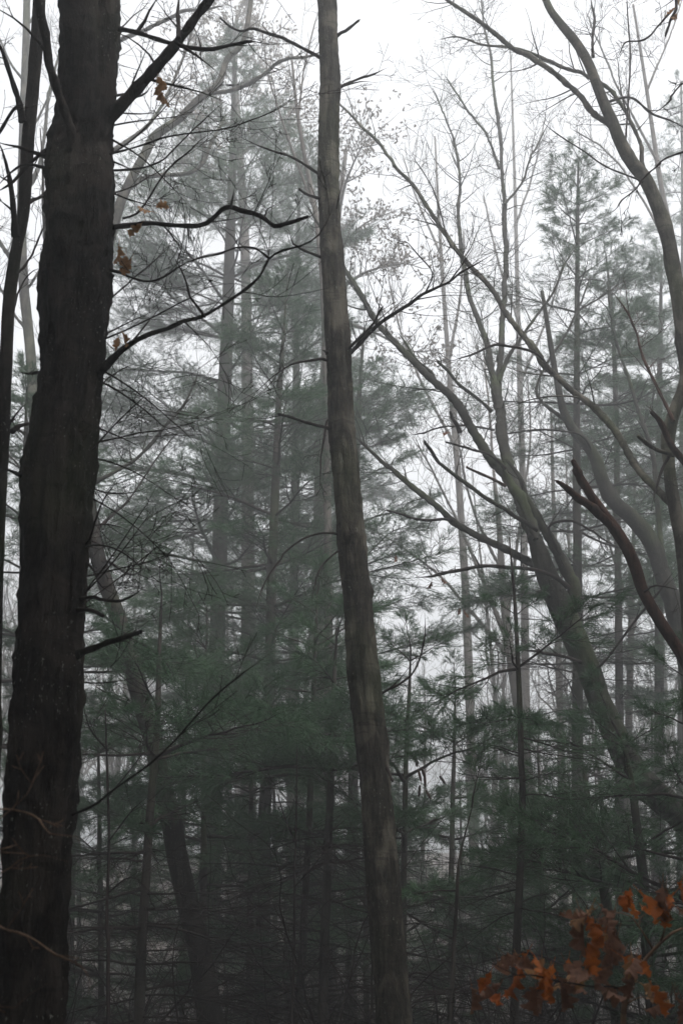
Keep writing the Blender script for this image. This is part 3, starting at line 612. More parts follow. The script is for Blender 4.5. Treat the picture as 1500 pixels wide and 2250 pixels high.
# ---- grey bent tree behind it
pH = [(1190, 640, 8), (1210, 760, 12), (1225, 850, 14), (1240, 910, 18), (1262, 950, 22), (1290, 980, 24), (1308, 1010, 27), (1325, 1060, 30), (1345, 1100, 32), (1385, 1135, 34), (1420, 1175, 36), (1442, 1220, 36), (1458, 1270, 37), (1475, 1320, 38), (1492, 1390, 40), (1515, 1500, 42), (1560, 1800, 48), (1600, 2270, 58)]
H = thing('maple_tree', base_of(pH, 14), 'mossy grey bent trunk hazy behind the reddish dead stem', 'maple tree')
trunk(H, M['mossy'], pH, 14, k=18, step=.12, bk=.10)
limb(H, lm, [(1458, 1260, 20), (1452, 1180, 14), (1440, 1100, 14), (1432, 1000, 13), (1400, 900, 11), (1370, 800, 9), (1340, 700, 7), (1330, 600, 5)], 14, 15, 1.5, (.4, 1.2))
limb(H, lm, [(1250, 930, 14), (1180, 870, 8), (1200, 800, 7), (1260, 700, 6), (1300, 600, 4)], 14, 15, 1.5, (.4, 1.2))
limb(H, m_, [(1310, 1020, 8), (1280, 960, 6), (1200, 945, 6), (1130, 950, 5), (1070, 965, 3)], 14, 13.4, 2, (.3, .8))

# ---- the mossy leaning trunk behind the left pines
pO = [(190, 1050, 26), (205, 1180, 32), (225, 1260, 34), (245, 1320, 34), (272, 1400, 36), (298, 1480, 38), (318, 1560, 40), (340, 1640, 42), (362, 1750, 44), (383, 1850, 46), (405, 1950, 48), (425, 2040, 50), (445, 2130, 54), (465, 2270, 60)]
O = thing('maple_tree', base_of(pO, 11), 'mossy leaning trunk left of the pines, slanting up behind the widest trunk', 'maple tree')
trunk(O, M['maple'], pO, 11, k=20, step=.09, bk=.12, above=5)
limb(O, lm, [(205, 1060, 18), (240, 1045, 10), (290, 1015, 9), (335, 970, 8), (370, 930, 8), (405, 890, 7), (425, 850, 5), (440, 800, 4)], 11, 11.5, 2.2, (.3, .8))
limb(O, m_, [(300, 1560, 10), (270, 1540, 7), (235, 1525, 5), (190, 1500, 3)], 11, 10.6, 2, (.2, .6))
limb(O, m_, [(355, 1790, 10), (330, 1810, 7), (290, 1830, 5), (240, 1790, 4)], 10.9, 10.4, 2, (.2, .6))
limb(O, m_, [(212, 1230, 10), (245, 1240, 7), (290, 1265, 6), (330, 1245, 4)], 11, 10.4, 3, (.2, .6))
limb(O, m_, [(210, 1165, 10), (250, 1130, 7), (290, 1090, 5), (350, 1000, 4), (400, 940, 3)], 11, 12, 3, (.2, .6))

# ---- hazy oak whose limbs cross the upper left, withered leaves still on its top
pU = [(60, -60, 14), (58, 100, 17), (52, 300, 20), (48, 500, 21), (52, 620, 22), (66, 760, 23), (80, 1000, 25), (100, 1500, 40), (100, 2270, 50)]
U = thing('oak_tree', base_of(pU, 17), 'pale hazy trunk at the far left seen between the two dark near trunks', 'oak tree')
trunk(U, M['mid'], pU, 17, k=14, step=.15, bk=.06, above=3)
limb(U, M['mid'], [(50, 600, 16), (20, 560, 12), (-20, 500, 9)], 17, 17, 1.5, (.5, 1.2))
for a_, b_ in ((300, 1), (180, -1), (640, 1), (720, -1), (60, 1), (900, 1)): limb(U, M['mid'], [(55, a_, 9), (55 + b_ * 35, a_ - 50, 6), (55 + b_ * 80, a_ - 160, 4), (55 + b_ * 95, a_ - 250, 3)], 17, 17, 2.5, (.5, 1.4))
limb(U, M['mid'], [(58, 420, 16), (90, 350, 10), (110, 200, 8), (150, 60, 6)], 17, 17, 1.5, (.5, 1.2))
pV = [(566, -130, 10), (540, 75, 11), (500, 130, 13), (480, 185, 15), (440, 215, 17), (400, 255, 18), (372, 275, 19), (338, 300, 20), (315, 345, 20), (290, 390, 20), (268, 440, 22), (242, 520, 26), (205, 660, 30), (175, 850, 34), (160, 1200, 36), (150, 1700, 40), (140, 2270, 48)]
V = thing('oak_tree', base_of(pV, 14), 'misty grey oak bending right across the upper left behind the widest trunk', 'oak tree')
trunk(V, M['mid'], pV, 14, k=16, step=.12, bk=.08)
limb(V, M['mid'], [(438, 222, 14), (460, 206, 11), (500, 200, 11), (535, 188, 10), (575, 168, 10), (600, 145, 9), (632, 130, 8), (672, 128, 7), (720, 110, 5)], 14, 13.5, 2.2, (.4, 1.0))
limb(V, M['mid'], [(262, 430, 16), (300, 400, 12), (340, 385, 12), (400, 382, 11), (440, 365, 10), (470, 310, 9), (500, 250, 7)], 14, 15, 2.2, (.4, 1.0))
limb(V, M['mid'], [(262, 90, 12), (300, 75, 10), (350, 50, 9), (400, 25, 9), (450, 20, 7), (500, 10, 5)], 14.3, 14, 2.2, (.4, 1.0))
limb(V, M['mid'], [(240, 480, 16), (200, 420, 14), (190, 300, 12), (220, 150, 10), (262, 90, 9)], 14.1, 14.3, 1.2, (.4, 1.0))
limb(V, M['mid'], [(250, 330, 12), (330, 270, 9), (380, 180, 8), (420, 80, 6), (440, -20, 4)], 14, 14.5, 3, (.4, 1.2))

# withered-leaf oak tops (pale, deep in the fog)
def leafy_oak(label, pts, D, limbs, n, group=None):
    t = thing('oak_tree', base_of(pts, D), label, 'oak tree', group)
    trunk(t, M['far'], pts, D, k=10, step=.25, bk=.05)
    tips = []; 
    for L_ in limbs:
        P, r = trace(L_, D, D + rng.normal(0, 1.2), .15); mb = MB(); mb.tube(P, r * np.linspace(1, .3, len(r)), 6)
        for _ in range(26):
            i = int(rng.integers(len(P) // 5, len(P) - 1)); T = unit(P[i + 1] - P[i]); s = unit(np.cross(T, rng.normal(size=3)))
            grow(mb, P[i], T * .6 + s * .8, rng.uniform(.6, 1.6), .012, 1, .15, side=3, tips=tips, rmin=.002)
        link('branch', mb.mesh('branch', M['far'], t.location), t)
    src = [np.array([v.co for v in me.vertices]) for me in LEAF['farleaf']]; fq = [np.array([p.vertices[:] for p in me.polygons if len(p.vertices) == 4]) for me in LEAF['farleaf']]
    mb = MB()
    for _ in range(n):
        P, l = tips[int(rng.integers(len(tips)))]; i = int(rng.integers(len(P) // 3, len(P))); k = int(rng.integers(6))
        Rm = np.array(Matrix.Rotation(rng.uniform(0, 6.28), 3, 'Z') @ Matrix.Rotation(rng.normal(0, .7), 3, 'X') @ Matrix.Rotation(rng.normal(0, .7), 3, 'Y'))
        nv = 57; q = fq[k]; q = q[(q < nv).all(1)]
        mb.add(src[k][:nv] @ Rm.T * rng.uniform(.8, 1.15) + P[i] + rng.normal(0, .04, 3), q)
    link('leaves', mb.mesh('leaves', M['farleaf'], t.location, smooth=False), t, kind='stuff')
    return t
leafy_oak('foggy oak with clusters of withered leaves, just right of the middle trunk top', [(760, 330, 8), (745, 450, 14), (720, 700, 20), (700, 1200, 28), (700, 2270, 40)], 23,
          [[(745, 460, 10), (760, 400, 8), (790, 330, 6), (815, 300, 4)], [(735, 560, 10), (790, 500, 8), (840, 470, 5)], [(748, 440, 10), (700, 380, 7), (650, 340, 5)], [(728, 650, 12), (800, 600, 8), (880, 580, 6), (930, 590, 4)], [(725, 700, 12), (820, 730, 8), (900, 770, 6), (960, 770, 4)]], 2000)
leafy_oak('foggy oak with withered leaves above the pine tops at upper left', [(520, 40, 8), (515, 150, 12), (525, 300, 16), (540, 600, 22), (545, 1200, 30), (545, 2270, 44)], 24,
          [[(516, 140, 10), (480, 100, 7), (440, 80, 5)], [(518, 200, 10), (570, 140, 7), (610, 120, 5)], [(516, 120, 8), (520, 60, 5), (530, 0, 4)], [(522, 300, 10), (460, 240, 7), (400, 230, 5)], [(530, 340, 10), (600, 280, 7), (650, 240, 5)], [(535, 420, 10), (470, 380, 7), (400, 400, 5)]], 4500)

# ---- pines (crown and dead-branch heights are metres above each tree's base)
pine('tall pine in front of the fork, sparse pointed crown over a straight stem', [(1270, 345, 4), (1268, 480, 8), (1267, 700, 12), (1266, 1000, 17), (1268, 1300, 20), (1268, 1500, 24), (1268, 1750, 26), (1270, 1900, 29), (1276, 2270, 40)], 15.5, (7.4, None), (1.2, 7.2), 2.3, wh=.5, per=4, thin=.6, low=.8, gap=.12)
pine('large misty pine with the thickest trunk of the left pine group', [(516, 90, 4), (512, 300, 14), (508, 450, 20), (500, 700, 27), (490, 950, 32), (482, 1250, 34), (472, 1600, 36), (466, 1900, 38), (460, 2270, 40)], 19, (7.0, None), (3, 7.5), 4.3, wh=.6, per=5, top_up=.6, gap=.12)
pine('mid height pine between the misty large pine and the middle trunk', [(632, 600, 3), (624, 740, 8), (612, 900, 14), (604, 1100, 19), (597, 1300, 22), (590, 1550, 25), (583, 1750, 28), (578, 2000, 31), (574, 2270, 34)], 14.5, (4.8, None), (.8, 4.8), 2.6, wh=.48, thin=.15, gap=.22)
pine('dark slim pine stem just left of the middle trunk', [(740, 1380, 4), (735, 1480, 9), (729, 1650, 14), (722, 1800, 17), (716, 1950, 20), (712, 2100, 21), (708, 2270, 24)], 10.5, (3.0, None), (.4, 3.0), 1.7, wh=.36, gap=.4)
pine('thin pine stem between the slim dark pine and the mid height pine', [(697, 1300, 4), (692, 1450, 9), (686, 1650, 12), (680, 1800, 14), (672, 1950, 16), (664, 2100, 18), (656, 2270, 20)], 11.5, (3.2, None), (.5, 3.2), 1.7, wh=.38, gap=.4)
pine('dark young pine left of the mossy leaning trunk', [(356, 1300, 4), (350, 1450, 10), (343, 1600, 15), (333, 1720, 17), (325, 1850, 19), (317, 2000, 21), (310, 2120, 23), (304, 2270, 25)], 9.8, (3.0, None), (.2, 3.0), 1.8, wh=.36, gap=.4)
CONE_PINE, _ = pine('young pine right of the middle trunk with cones and drooping sprays', [(902, 1420, 3), (897, 1560, 8), (892, 1700, 11), (889, 1850, 13), (886, 2000, 15), (880, 2270, 17)], 11.2, (2.6, None), (.3, 2.6), 2.0, wh=.38, gap=.35)
pine('near young pine pole with sparse tufts between the middle trunk and the fork', [(1118, 1180, 3), (1128, 1300, 7), (1136, 1450, 10), (1143, 1600, 13), (1146, 1750, 15), (1145, 1850, 16), (1138, 2000, 18), (1134, 2100, 19), (1128, 2270, 21)], 9, (3.6, 4.6), (.3, 3.7), 1.0, wh=.42, per=4, thin=.3)
pine('very thin leaning sapling right of the middle trunk near the bottom', [(1040, 1760, 2), (1020, 1840, 4), (1008, 1900, 6), (1003, 2000, 8), (996, 2100, 9), (984, 2270, 11)], 8.5, (2.2, None), (.2, 1.8), .6, wh=.5, per=3, name='pine_sapling', gap=.5)
pine('leafy pine at the right behind the leaning fork, soft drooping sprays', [(1330, 1560, 4), (1370, 1640, 9), (1390, 1740, 14), (1402, 1850, 20), (1413, 1950, 23), (1425, 2100, 27), (1440, 2270, 32)], 10, (.9, None), (.2, 1.0), 2.0, wh=.36, low=.6, gap=.5)
pine('dark slanting pine beside the tall pine at lower right', [(1282, 1690, 10), (1294, 1780, 16), (1312, 1880, 20), (1330, 1980, 23), (1345, 2080, 26), (1360, 2270, 30)], 11, (2.3, None), (.4, 2.4), 1.5, wh=.45, gap=.4)
pine('pine crowding the right edge below the reddish stem', [(1500, 1480, 3), (1505, 1620, 8), (1510, 1800, 14), (1520, 2000, 20), (1530, 2270, 28)], 9, (1.2, None), (.2, 1.3), 1.7, wh=.36, gap=.4)
pine('hazy pine behind the tall pine with a trunk seen between branches', [(1330, 560, 3), (1345, 700, 8), (1352, 900, 12), (1356, 1200, 15), (1360, 1600, 19), (1362, 2270, 26)], 19, (7, None), (3, 7), 2.4, wh=.6, per=4, thin=.3)
pine('foggy pine near the right edge beyond the arching stem', [(1452, 560, 3), (1450, 700, 9), (1447, 900, 13), (1446, 1200, 17), (1450, 2270, 30)], 21, (7.5, None), None, 2.8, wh=.6, per=4)
pine('palest pine at the right edge high in the fog', [(1495, 180, 4), (1500, 450, 10), (1500, 900, 16), (1500, 2270, 34)], 26, (9, None), None, 3.2, wh=.75, per=4)
pine('foggy pine directly behind the middle trunk', [(800, 720, 4), (790, 860, 10), (782, 1100, 15), (778, 1500, 20), (770, 2270, 28)], 17.5, (4.5, None), (2, 4.5), 2.3, wh=.55, per=4, gap=.3)
pine('pale pine deep behind the middle trunk', [(660, 330, 3), (655, 520, 10), (650, 900, 17), (645, 1500, 24), (640, 2270, 34)], 26, (9.5, None), None, 3.6, wh=.8)
pine('pine half hidden by the widest trunk at the left edge', [(60, 850, 4), (55, 1000, 10), (50, 1300, 16), (45, 2270, 28)], 12, (3.5, None), (1, 3.6), 2.2, wh=.5)
pine('short pine under the misty large pine', [(455, 1330, 3), (452, 1500, 8), (449, 1700, 12), (445, 2270, 20)], 12.5, (2.2, None), (.5, 2.4), 2.0, wh=.4, gap=.4)
pine('short pine under the mid height pine', [(560, 1480, 3), (556, 1600, 7), (552, 1800, 11), (548, 2270, 17)], 13.5, (2.0, None), (.5, 2.2), 2.0, wh=.4, gap=.4)
pine('short pine low beyond the thin sapling', [(1000, 1500, 3), (998, 1650, 8), (994, 1800, 11), (990, 2270, 17)], 14, (2.2, None), (.5, 2.3), 2.0, wh=.42, gap=.4)
pine('low pine beneath the fork, left of the tall pine stem', [(1180, 1640, 3), (1184, 1750, 7), (1188, 1900, 10), (1192, 2270, 16)], 13, (1.6, None), (.5, 1.8), 1.6, wh=.45, gap=.4)

cone_mb = MB()
cz = np.linspace(0, -.13, 15); cr = np.array([.004] + [.011 + .008 * math.sin(math.pi * k / 14) ** .7 * (1 if k % 2 else .62) for k in range(1, 14)] + [.004])
cone_mb.tube(np.stack([.02 * np.sin(cz * 9) , cz * 0, cz], 1), cr, 8, cap=True); cone_me = cone_mb.mesh('pine_cone', M['red'])
for (x, y) in ((903, 1655), (912, 1662), (918, 1690), (925, 1685), (932, 1700), (922, 1725), (935, 1735), (965, 1705)):
    o = link('cone', cone_me, CONE_PINE); o.location = Vector(W(x, y, 10.9 + rng.uniform(-.2, .2))[0]) - CONE_PINE.location; o.rotation_euler = (rng.normal(0, .3), rng.normal(0, .3), rng.random() * 6); o.scale = (.8, .8, rng.uniform(.7, 1.05))

# ---- pale bare trees deeper in the fog
def far_maple(label, pts, D, limbs, tw=1.2, group=None, mat='far', lvl=2, tl=(.8, 2.2)):
    t = thing('bare_tree', base_of(pts, D), label, 'bare tree', group)
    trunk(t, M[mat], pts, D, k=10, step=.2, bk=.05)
    for L_ in limbs: limb(t, M[mat], L_, D, D + rng.normal(0, .8), tw, tl, lvl, up=.35)
    return t
far_maple('pale bare tree seen through the gap left of the tall pine, splitting high up', [(1085, 1050, 8), (1095, 1150, 12), (1105, 1300, 17), (1118, 1420, 21), (1150, 1640, 24), (1170, 1800, 27), (1182, 2000, 28), (1190, 2270, 30)], 24,
          [[(1118, 1420, 16), (1070, 1300, 10), (1020, 1180, 8), (960, 1060, 6), (910, 960, 4)], [(1110, 1380, 14), (1130, 1240, 9), (1150, 1100, 7), (1165, 960, 5), (1160, 820, 3)], [(1085, 1050, 8), (1075, 900, 6), (1060, 760, 4)], [(1125, 1450, 14), (1040, 1350, 9), (960, 1260, 7), (880, 1200, 5), (800, 1150, 3)], [(1100, 1250, 10), (1040, 1120, 7), (1010, 980, 5), (1000, 860, 3)]], 1.3)
far_maple('pale bare tree right of the tall pine, thin upright limbs', [(1210, 900, 5), (1215, 1100, 9), (1222, 1300, 13), (1228, 1500, 16), (1235, 1800, 20), (1240, 2270, 24)], 26,
          [[(1222, 1350, 10), (1180, 1200, 7), (1150, 1050, 5), (1140, 900, 3)], [(1225, 1400, 10), (1260, 1250, 7), (1290, 1100, 5), (1300, 950, 3)]], 1.2)
far_maple('pale bare tree between the tall pine and the bent trunk', [(1395, 1000, 5), (1390, 1200, 9), (1385, 1400, 14), (1378, 1700, 17), (1370, 2270, 22)], 23,
          [[(1388, 1350, 10), (1340, 1200, 7), (1310, 1080, 4)], [(1386, 1400, 10), (1420, 1250, 7), (1440, 1100, 4)]], 1.3)
far_maple('faint bare tree left of the fork reaching into white fog', [(955, 300, 4), (965, 500, 7), (985, 800, 11), (1010, 1100, 15), (1030, 1500, 20), (1050, 2270, 26)], 28,
          [[(968, 560, 7), (920, 450, 5), (880, 330, 3)], [(985, 800, 9), (1010, 650, 6), (1020, 500, 4)], [(1000, 980, 10), (930, 850, 7), (880, 730, 5), (850, 600, 3)]], .9)
far_maple('faint bare tree behind the fork with a tall thin top', [(1120, 90, 3), (1130, 400, 7), (1140, 800, 12), (1150, 1200, 16), (1160, 2270, 26)], 30,
          [[(1130, 500, 7), (1170, 380, 5), (1200, 250, 3)], [(1135, 700, 8), (1090, 560, 6), (1060, 420, 4)], [(1140, 850, 9), (1200, 700, 6), (1240, 560, 4)]], .8)
far_maple('faint bare tree at the top right beyond the arching stem', [(1390, 10, 5), (1420, 200, 8), (1450, 400, 11), (1490, 600, 14), (1530, 900, 18), (1560, 2270, 26)], 20,
          [[(1440, 350, 8), (1380, 240, 6), (1330, 130, 5), (1290, 20, 3)], [(1480, 560, 9), (1400, 420, 6), (1330, 330, 5), (1250, 280, 3)], [(1420, 200, 7), (1470, 80, 4), (1500, -10, 3)]], 1.3)
far_maple('hazy bare tree behind the middle trunk at the top, thin crossing limbs', [(640, 120, 5), (655, 260, 8), (680, 400, 11), (700, 520, 13), (715, 800, 16), (730, 2270, 26)], 15,
          [[(690, 460, 8), (640, 320, 6), (600, 200, 4), (580, 100, 3)], [(655, 260, 6), (670, 140, 4), (700, 20, 3)]], 1.5, tl=(.4, 1.0))

# far trees filling the fog: shared meshes, nothing tells them apart
def far_proto(seed, h):
    global rng; keep = rng; rng = np.random.default_rng(seed)
    n = 14; P = [np.zeros(3)]; d = unit(np.array((rng.normal(0, .06), rng.normal(0, .06), 1)))
    for i in range(n): d = unit(d + rng.normal(0, .035, 3) + np.array((0, 0, .05))); P.append(P[-1] + d * h / n)
    P = np.array(P); rr = np.linspace(.0075 * h, .01, n + 1); a = MB(); a.tube(P, rr, 8, bark=.05)
    b = MB()
    for _ in range(int(h * 2.1)):
        t = rng.uniform(.28, .98); i = min(int(t * n), n - 1); az = rng.random() * 6.28; e = rng.uniform(.5, 1.1)
        grow(b, P[i], np.array((math.cos(az) * math.cos(e), math.sin(az) * math.cos(e), math.sin(e))), h * .3 * (1.15 - t) + .6, rr[i] * .45, 2, .25, .2, 1.6, rmin=.004)
    rng = keep
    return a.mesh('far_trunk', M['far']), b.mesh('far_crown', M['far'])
protos = [far_proto(900 + i, h) for i, h in enumerate((14, 17, 12, 19, 9, 15))]
for i in range(52):
    y = rng.uniform(24, 62); x = rng.uniform(-.36, .36) * y * 1.1
    t = thing('bare_tree', (x, y, ground_z(x, y) - .1), 'bare tree faint in the fog beyond the pines', 'bare tree', 'faint bare trees in the fog on the far slope')
    a, b = protos[i % 6]; t.rotation_euler = (0, 0, rng.random() * 6.28); t.scale = (rng.uniform(.8, 1.15),) * 3
    link('trunk', a, t); link('crown', b, t)

# ---- the rest of the wood: mostly unseen pines, added to shade the hollow
def canopy_proto(seed, h, z0, Rm):
    global rng; keep = rng; rng = np.random.default_rng(seed)
    lib = [pine_branch(3.2, seed + 10 + i, nk=.3, nw=.012) for i in range(3)]
    geo = []
    for wm, nm, l0 in lib:
        g = []
        for me in (wm, nm):
            v = np.empty(len(me.vertices) * 3, np.float32); me.vertices.foreach_get('co', v)
            g.append((v.reshape(-1, 3), [p.vertices[:] for p in me.polygons]))
        geo.append(g)
    P = np.array([(0, 0, z) for z in np.linspace(-.2, h, 20)]); P[:, :2] += np.cumsum(rng.normal(0, .05, (20, 2)), 0)
    tr = MB(); tr.tube(P, np.linspace(.011 * h, .02, 20), 10, bark=.06)
    w_, n_ = MB(), MB(); z = z0
    while z < h - .4:
        f = (z - z0) / (h - z0); L = Rm * min(1, .5 + f * 2.5) * (1 - max(0, (f - .25) / .75)) ** .7 + .4
        for j in range(5):
            az = rng.random() * 6.283; el = .05 + .6 * f * f + rng.normal(0, .1); g = geo[int(rng.integers(3))]; s = L * rng.uniform(.7, 1.1) / 3.2
            Rm_ = np.array(Matrix.Rotation(az, 3, 'Z') @ Matrix.Rotation(-el, 3, 'Y')) * s; o = np.array((0, 0, z + rng.uniform(-.3, .3)))
            for (v, fs), mb in zip(g, (w_, n_)):
                mb.add(v @ Rm_.T + o, [f_ for f_ in fs if len(f_) == 4], [f_ for f_ in fs if len(f_) == 3])
        z += .75
    rng = keep
    return tr.mesh('pine_stem', M['pine']), w_.mesh('pine_boughs', M['twig']), n_.mesh('pine_crown', M['needle'], smooth=False)
cps = [canopy_proto(1300, 21, 8.5, 4.2), canopy_proto(1400, 17, 2.5, 3.6), canopy_proto(1500, 23, 9.0, 4.4)]
spots = [(x + rng.uniform(-1.2, 1.2), y + rng.uniform(-1, 1)) for y in (-24, -18, -12.5, -7.5, -2.8) for x in np.arange(-25 + (y % 2) * 2, 26, 5.2)]
spots += [(s * x, y) for s in (-1, 1) for x, y in ((7.6, 2.5), (8.8, 6.5), (13, 4), (14, 9.5), (18.5, 7), (19, 14), (24, 4))]
for i, (x, y) in enumerate(spots):
    a, b, c = cps[1 if (abs(x) > 6.5 and y < 8.5) or y < -5 else (i % 2) * 2]; t = thing('pine_tree', (x, y, ground_z(x, y) - .1), 'tall dark pine added around the viewer to shade the hollow', 'pine tree', 'pines added around the viewer for shade')  # low crowns block light from beside and behind the viewer
    t.rotation_euler = (0, 0, rng.random() * 6.28); t.scale = (1, 1, rng.uniform(.9, 1.05))
    link('trunk', a, t); link('branches', b, t); link('needles', c, t)

# ---- brush and saplings on the slope: nobody could count the stems
def brush():
    b = MB()
    for _ in range(1400):
        y = rng.uniform(9, 48); x = rng.uniform(-.38, .38) * y
        z = ground_z(x, y); h = rng.uniform(1.2, 3.6)
        grow(b, (x, y, z - .05), (rng.normal(0, .25), rng.normal(0, .25), 1), h, .008 + .003 * h, 1, .1, .3, 2.4, rmin=.0022)
    link('undergrowth', b.mesh('undergrowth', M['twig']), kind='stuff', label='tangle of thin bare brush stems on the slope under the pines', category='undergrowth')
brush()

# ---- young oak with rust coloured leaves, bottom right
DO = 4.0
pX = [(1500, 2040, 5), (1475, 2050, 6), (1438, 2082, 7), (1402, 2125, 9), (1382, 2165, 11), (1372, 2220, 12), (1370, 2290, 13)]
X = thing('oak_sapling', base_of(pX, DO), 'young oak holding rust orange and brown dead leaves at the bottom right', 'oak sapling')
trunk(X, M['brown_twig'], pX, DO, k=8, step=.03, bk=.04, flare=1.2)
limb(X, m_, [(1376, 2182, 7), (1345, 2172, 5), (1300, 2170, 5), (1260, 2162, 4), (1225, 2156, 4), (1180, 2142, 4), (1140, 2140, 3), (1100, 2150, 3), (1075, 2165, 2)], DO, 3.7, 3, (.05, .15), lvl=1, wig=.003)
limb(X, M['brown_twig'], [(1432, 2082, 5), (1418, 2055, 4), (1404, 2030, 4), (1385, 2012, 3), (1350, 2008, 3), (1320, 2014, 3), (1280, 2022, 2)], DO, 3.8, 3, (.05, .12), lvl=1, wig=.003)
limb(X, M['brown_twig'], [(1404, 2030, 4), (1415, 2010, 3), (1428, 1992, 3), (1440, 1980, 2)], DO, 4.1, 2, (.05, .1), lvl=1)
limb(X, M['brown_twig'], [(1375, 2205, 5), (1400, 2190, 3), (1435, 2185, 3), (1480, 2200, 2)], DO, 3.9, 2, (.05, .1), lvl=1)
limb(X, M['brown_twig'], [(1450, 2068, 5), (1462, 2035, 3), (1472, 1990, 3), (1490, 1960, 2)], DO, 3.9, 2, (.05, .1), lvl=1)
LV = [('orange', (1080, 2160, 1150, 2150, 1162, 2118, 1172, 2128, 1190, 2150, 1205, 2158, 1330, 2075, 1385, 1985, 1402, 1988, 1482, 1990, 1496, 1965, 1460, 2020, 1445, 2030, 1070, 2185, 1215, 2145, 1360, 2128, 1282, 2108, 1425, 2185)),
      ('brownleaf', (1092, 2140, 1108, 2130, 1240, 2142, 1222, 2165, 1252, 2152, 1275, 2130, 1292, 2115, 1270, 2022, 1300, 2035, 1318, 2052, 1325, 2060, 1350, 2065, 1358, 2078, 1455, 1970, 1462, 1980, 1485, 2025, 1345, 2120, 1372, 2118, 1340, 2140, 1302, 2175, 1322, 2178, 1400, 2150, 1440, 2200, 1480, 2210, 1495, 2222, 1180, 2190, 1208, 2185, 1105, 2180, 1310, 2195, 1285, 2040, 1352, 2020)),
      ('tanleaf', (1135, 2135, 1385, 2118, 1300, 2018, 1405, 2190, 1310, 2062, 1262, 2165))]
for kind, xy in LV:
    for i in range(0, len(xy), 2): leaf(X, xy[i], xy[i + 1] - 30, DO + rng.uniform(-.25, .15), kind, rng.uniform(.85, 1.15), spread=.4)

for (cx, cy, n_) in ((1090, 2135, 4), (1180, 2120, 4), (1250, 2130, 5), (1300, 2030, 6), (1345, 2060, 4), (1390, 1985, 3), (1470, 1985, 5), (1370, 2110, 5), (1430, 2160, 5), (1480, 2190, 4), (1310, 2160, 4), (1210, 2165, 4), (1110, 2165, 3)):
    for _ in range(n_ // 3): leaf(X, cx + rng.normal(0, 22), cy - 18 + rng.normal(0, 16), DO + rng.uniform(-.2, .2), ('brownleaf', 'brownleaf', 'orange', 'tanleaf')[int(rng.integers(4))], rng.uniform(.7, 1.05), spread=.5)

# ---- a shrub at the left edge sending light brown twigs across the widest trunk
pS = [(-60, 1750, 5), (-70, 1900, 8), (-80, 2100, 10), (-85, 2290, 12)]
S = thing('bare_shrub', base_of(pS, 3.2), 'light brown bare twigs reaching in from the lower left edge across the widest trunk', 'shrub')
trunk(S, M['brown_twig'], pS, 3.2, k=8, step=.04, bk=.03, flare=1.2, name='stem')
for L_ in ([(-62, 1800, 4), (0, 1778, 4), (55, 1785, 4), (85, 1800, 4), (110, 1832, 3), (165, 1840, 3), (175, 1875, 2)], [(-70, 1960, 5), (-10, 2030, 5), (40, 2050, 5), (80, 2062, 4), (120, 2090, 4), (170, 2112, 4), (195, 2150, 3), (185, 2220, 2)],
           [(-65, 1900, 4), (0, 1920, 3), (45, 1890, 3), (90, 1880, 2), (150, 1900, 2)], [(-60, 1790, 3), (0, 1800, 3), (60, 1740, 3), (80, 1700, 2), (95, 1675, 1.5)], [(-75, 2060, 4), (0, 2210, 3), (60, 2190, 3), (110, 2160, 2)]):
    limb(S, M['brown_twig'], L_, 3.2, 3.0, 3, (.05, .2), lvl=1, wig=.003)

# ---- tree standing just outside the right edge, its thin twigs hanging in at the top
pR = [(1640, -60, 40), (1650, 600, 52), (1680, 1400, 62), (1720, 2270, 70)]
Rr = thing('oak_tree', base_of(pR, 6), 'thin dark twigs with a few brown leaves hanging in at the top right corner', 'oak tree')
trunk(Rr, M['maple'], pR, 6, k=20, step=.1, bk=.08)
limb(Rr, m_, [(1640, -90, 14), (1560, -40, 9), (1490, -20, 7), (1478, 20, 7), (1465, 45, 6), (1455, 76, 4)], 6, 5.6, 2, (.08, .2), broken=True)
limb(Rr, m_, [(1478, 20, 5), (1440, 62, 4), (1415, 90, 4), (1370, 94, 3), (1355, 120, 2), (1335, 152, 2)], 5.7, 5.5, 4, (.1, .3))
limb(Rr, m_, [(1640, 330, 8), (1560, 325, 6), (1505, 335, 5), (1460, 352, 4), (1440, 370, 4), (1412, 395, 4), (1395, 420, 3), (1365, 445, 3), (1345, 468, 2), (1308, 475, 2)], 6, 5.4, 3, (.08, .2))
limb(Rr, m_, [(1640, 150, 7), (1560, 160, 5), (1500, 180, 4), (1460, 230, 3), (1420, 260, 2)], 6, 5.6, 3, (.1, .3))
for x, y in ((1482, 15), (1486, 28), (1490, 8)): leaf(Rr, x, y, 5.65, 'tanleaf', .75)
# twigs of the leafless young maple that fills the left bottom behind the widest trunk
for i, (label, pts, D, lims) in enumerate((
    ('thin bare sapling standing in front of the pines at lower left', [(232, 1560, 3), (236, 1700, 5), (240, 1850, 6), (238, 2000, 7), (240, 2270, 9)], 8.2,
     [[(238, 1750, 4), (280, 1700, 3), (340, 1620, 2)], [(238, 1850, 4), (290, 1780, 3), (330, 1750, 2)], [(238, 1650, 4), (200, 1600, 3), (180, 1520, 2)], [(240, 1960, 4), (280, 1930, 3), (320, 1940, 2)]]),
    ('thin bare sapling between the mid height pine and slim dark pine, near the bottom', [(652, 1620, 2), (650, 1780, 4), (646, 1900, 5), (644, 2050, 6), (640, 2270, 8)], 9.5,
     [[(648, 1850, 4), (620, 1780, 3), (600, 1700, 2)], [(646, 1950, 4), (690, 1900, 3), (720, 1860, 2)]]))):
    t = thing('bare_sapling', base_of(pts, D), label, 'sapling'); trunk(t, m_, pts, D, k=8, step=.06, bk=.03, flare=1.2)
    for L_ in lims: limb(t, m_, L_, D, D - .3, 5, (.2, .5))

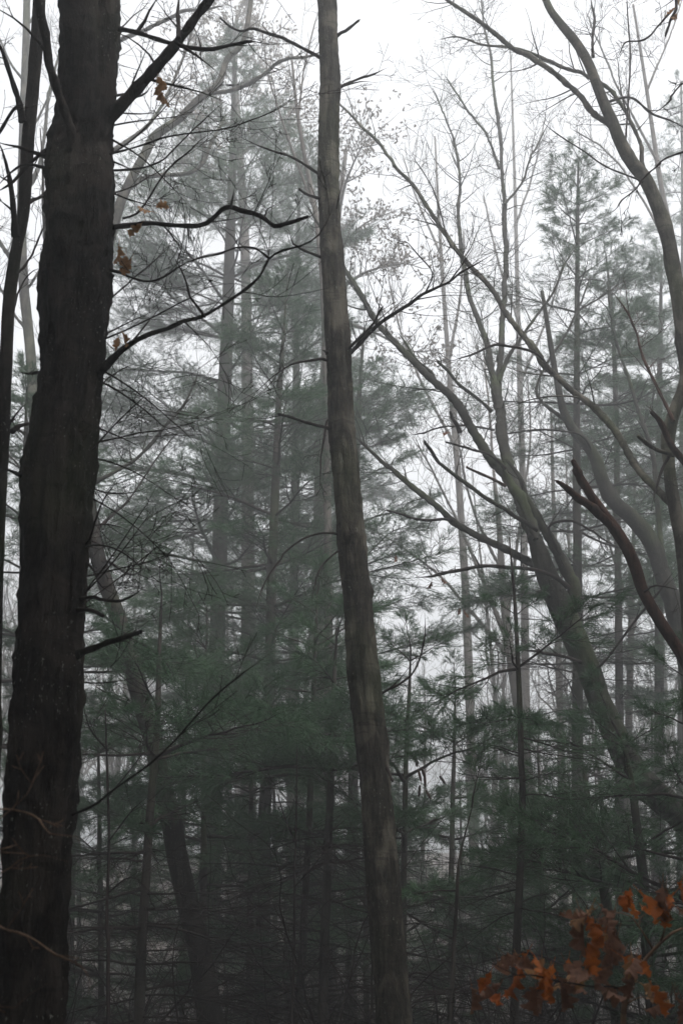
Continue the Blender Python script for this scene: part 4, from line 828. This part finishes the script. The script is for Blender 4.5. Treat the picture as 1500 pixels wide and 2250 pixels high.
# ---- low young pines closing the gaps of the hollow
pine('low feathery pine just right of the base of the widest trunk', [(215, 1560, 3), (217, 1700, 7), (219, 1850, 10), (222, 2270, 15)], 12.8, (1.0, None), (.2, 1.4), 1.7, wh=.42, gap=.2)
pine('low feathery pine under the mossy leaning trunk', [(405, 1640, 3), (404, 1760, 6), (402, 1900, 9), (400, 2270, 14)], 15, (1.0, None), (.2, 1.4), 1.8, wh=.42, gap=.2)
pine('low feathery pine close behind the base of the middle trunk', [(795, 1600, 3), (797, 1750, 7), (800, 1900, 10), (804, 2270, 15)], 14, (1.0, None), (.2, 1.4), 1.8, wh=.42, gap=.25)
for px_, D_, py_, lab in ((170, 21, 1620, 'short misty pine peeping out along the right side of the widest trunk'), (290, 23, 1520, 'short misty pine behind the dark young pine at lower left'), (600, 22, 1620, 'short misty pine behind the dark slim stems left of the middle trunk'),
                          (1010, 25, 1720, 'short misty pine behind the very thin leaning sapling'), (1430, 21, 1560, 'short misty pine behind the leafy pine at the right')):
    pine(lab, [(px_, py_, 3), (px_ + 3, py_ + 200, 8), (px_ + 6, 2270, 14)], D_, (1.2, None), None, 2.1, wh=.6, per=4, gap=.3, group='short misty pines low in the hollow')

# ------------------------------------------------------------------ the fog
def haze():
    bpy.context.view_layer.update()
    zs = [(o.matrix_world @ Vector(c)).z for o in C.objects if o.type == 'MESH' for c in o.bound_box]
    top = max(zs) + .4; lo = min(zs) - 1; print('fog from', lo, 'to', top)
    b = MB(); X0, X1, Y0, Y1 = -270, 270, -130, 290
    v = [(x, y, z) for z in (lo, top) for x, y in ((X0, Y0), (X1, Y0), (X1, Y1), (X0, Y1))]
    b.add(v, [(0, 3, 2, 1), (4, 5, 6, 7), (0, 1, 5, 4), (1, 2, 6, 5), (2, 3, 7, 6), (3, 0, 4, 7)])
    m = bpy.data.materials.new('haze'); m.use_nodes = True; n = m.node_tree; n.nodes.clear()
    p = n.nodes.new('ShaderNodeVolumePrincipled'); o = n.nodes.new('ShaderNodeOutputMaterial')
    p.inputs['Color'].default_value = (.90, .925, .945, 1); p.inputs['Density'].default_value = HAZE_DENSITY; p.inputs['Anisotropy'].default_value = .35
    n.links.new(p.outputs[0], o.inputs['Volume'])
    link('haze', b.mesh('haze', m, smooth=False), kind='stuff', label='thick pale fog filling the whole wood', category='fog')
haze()
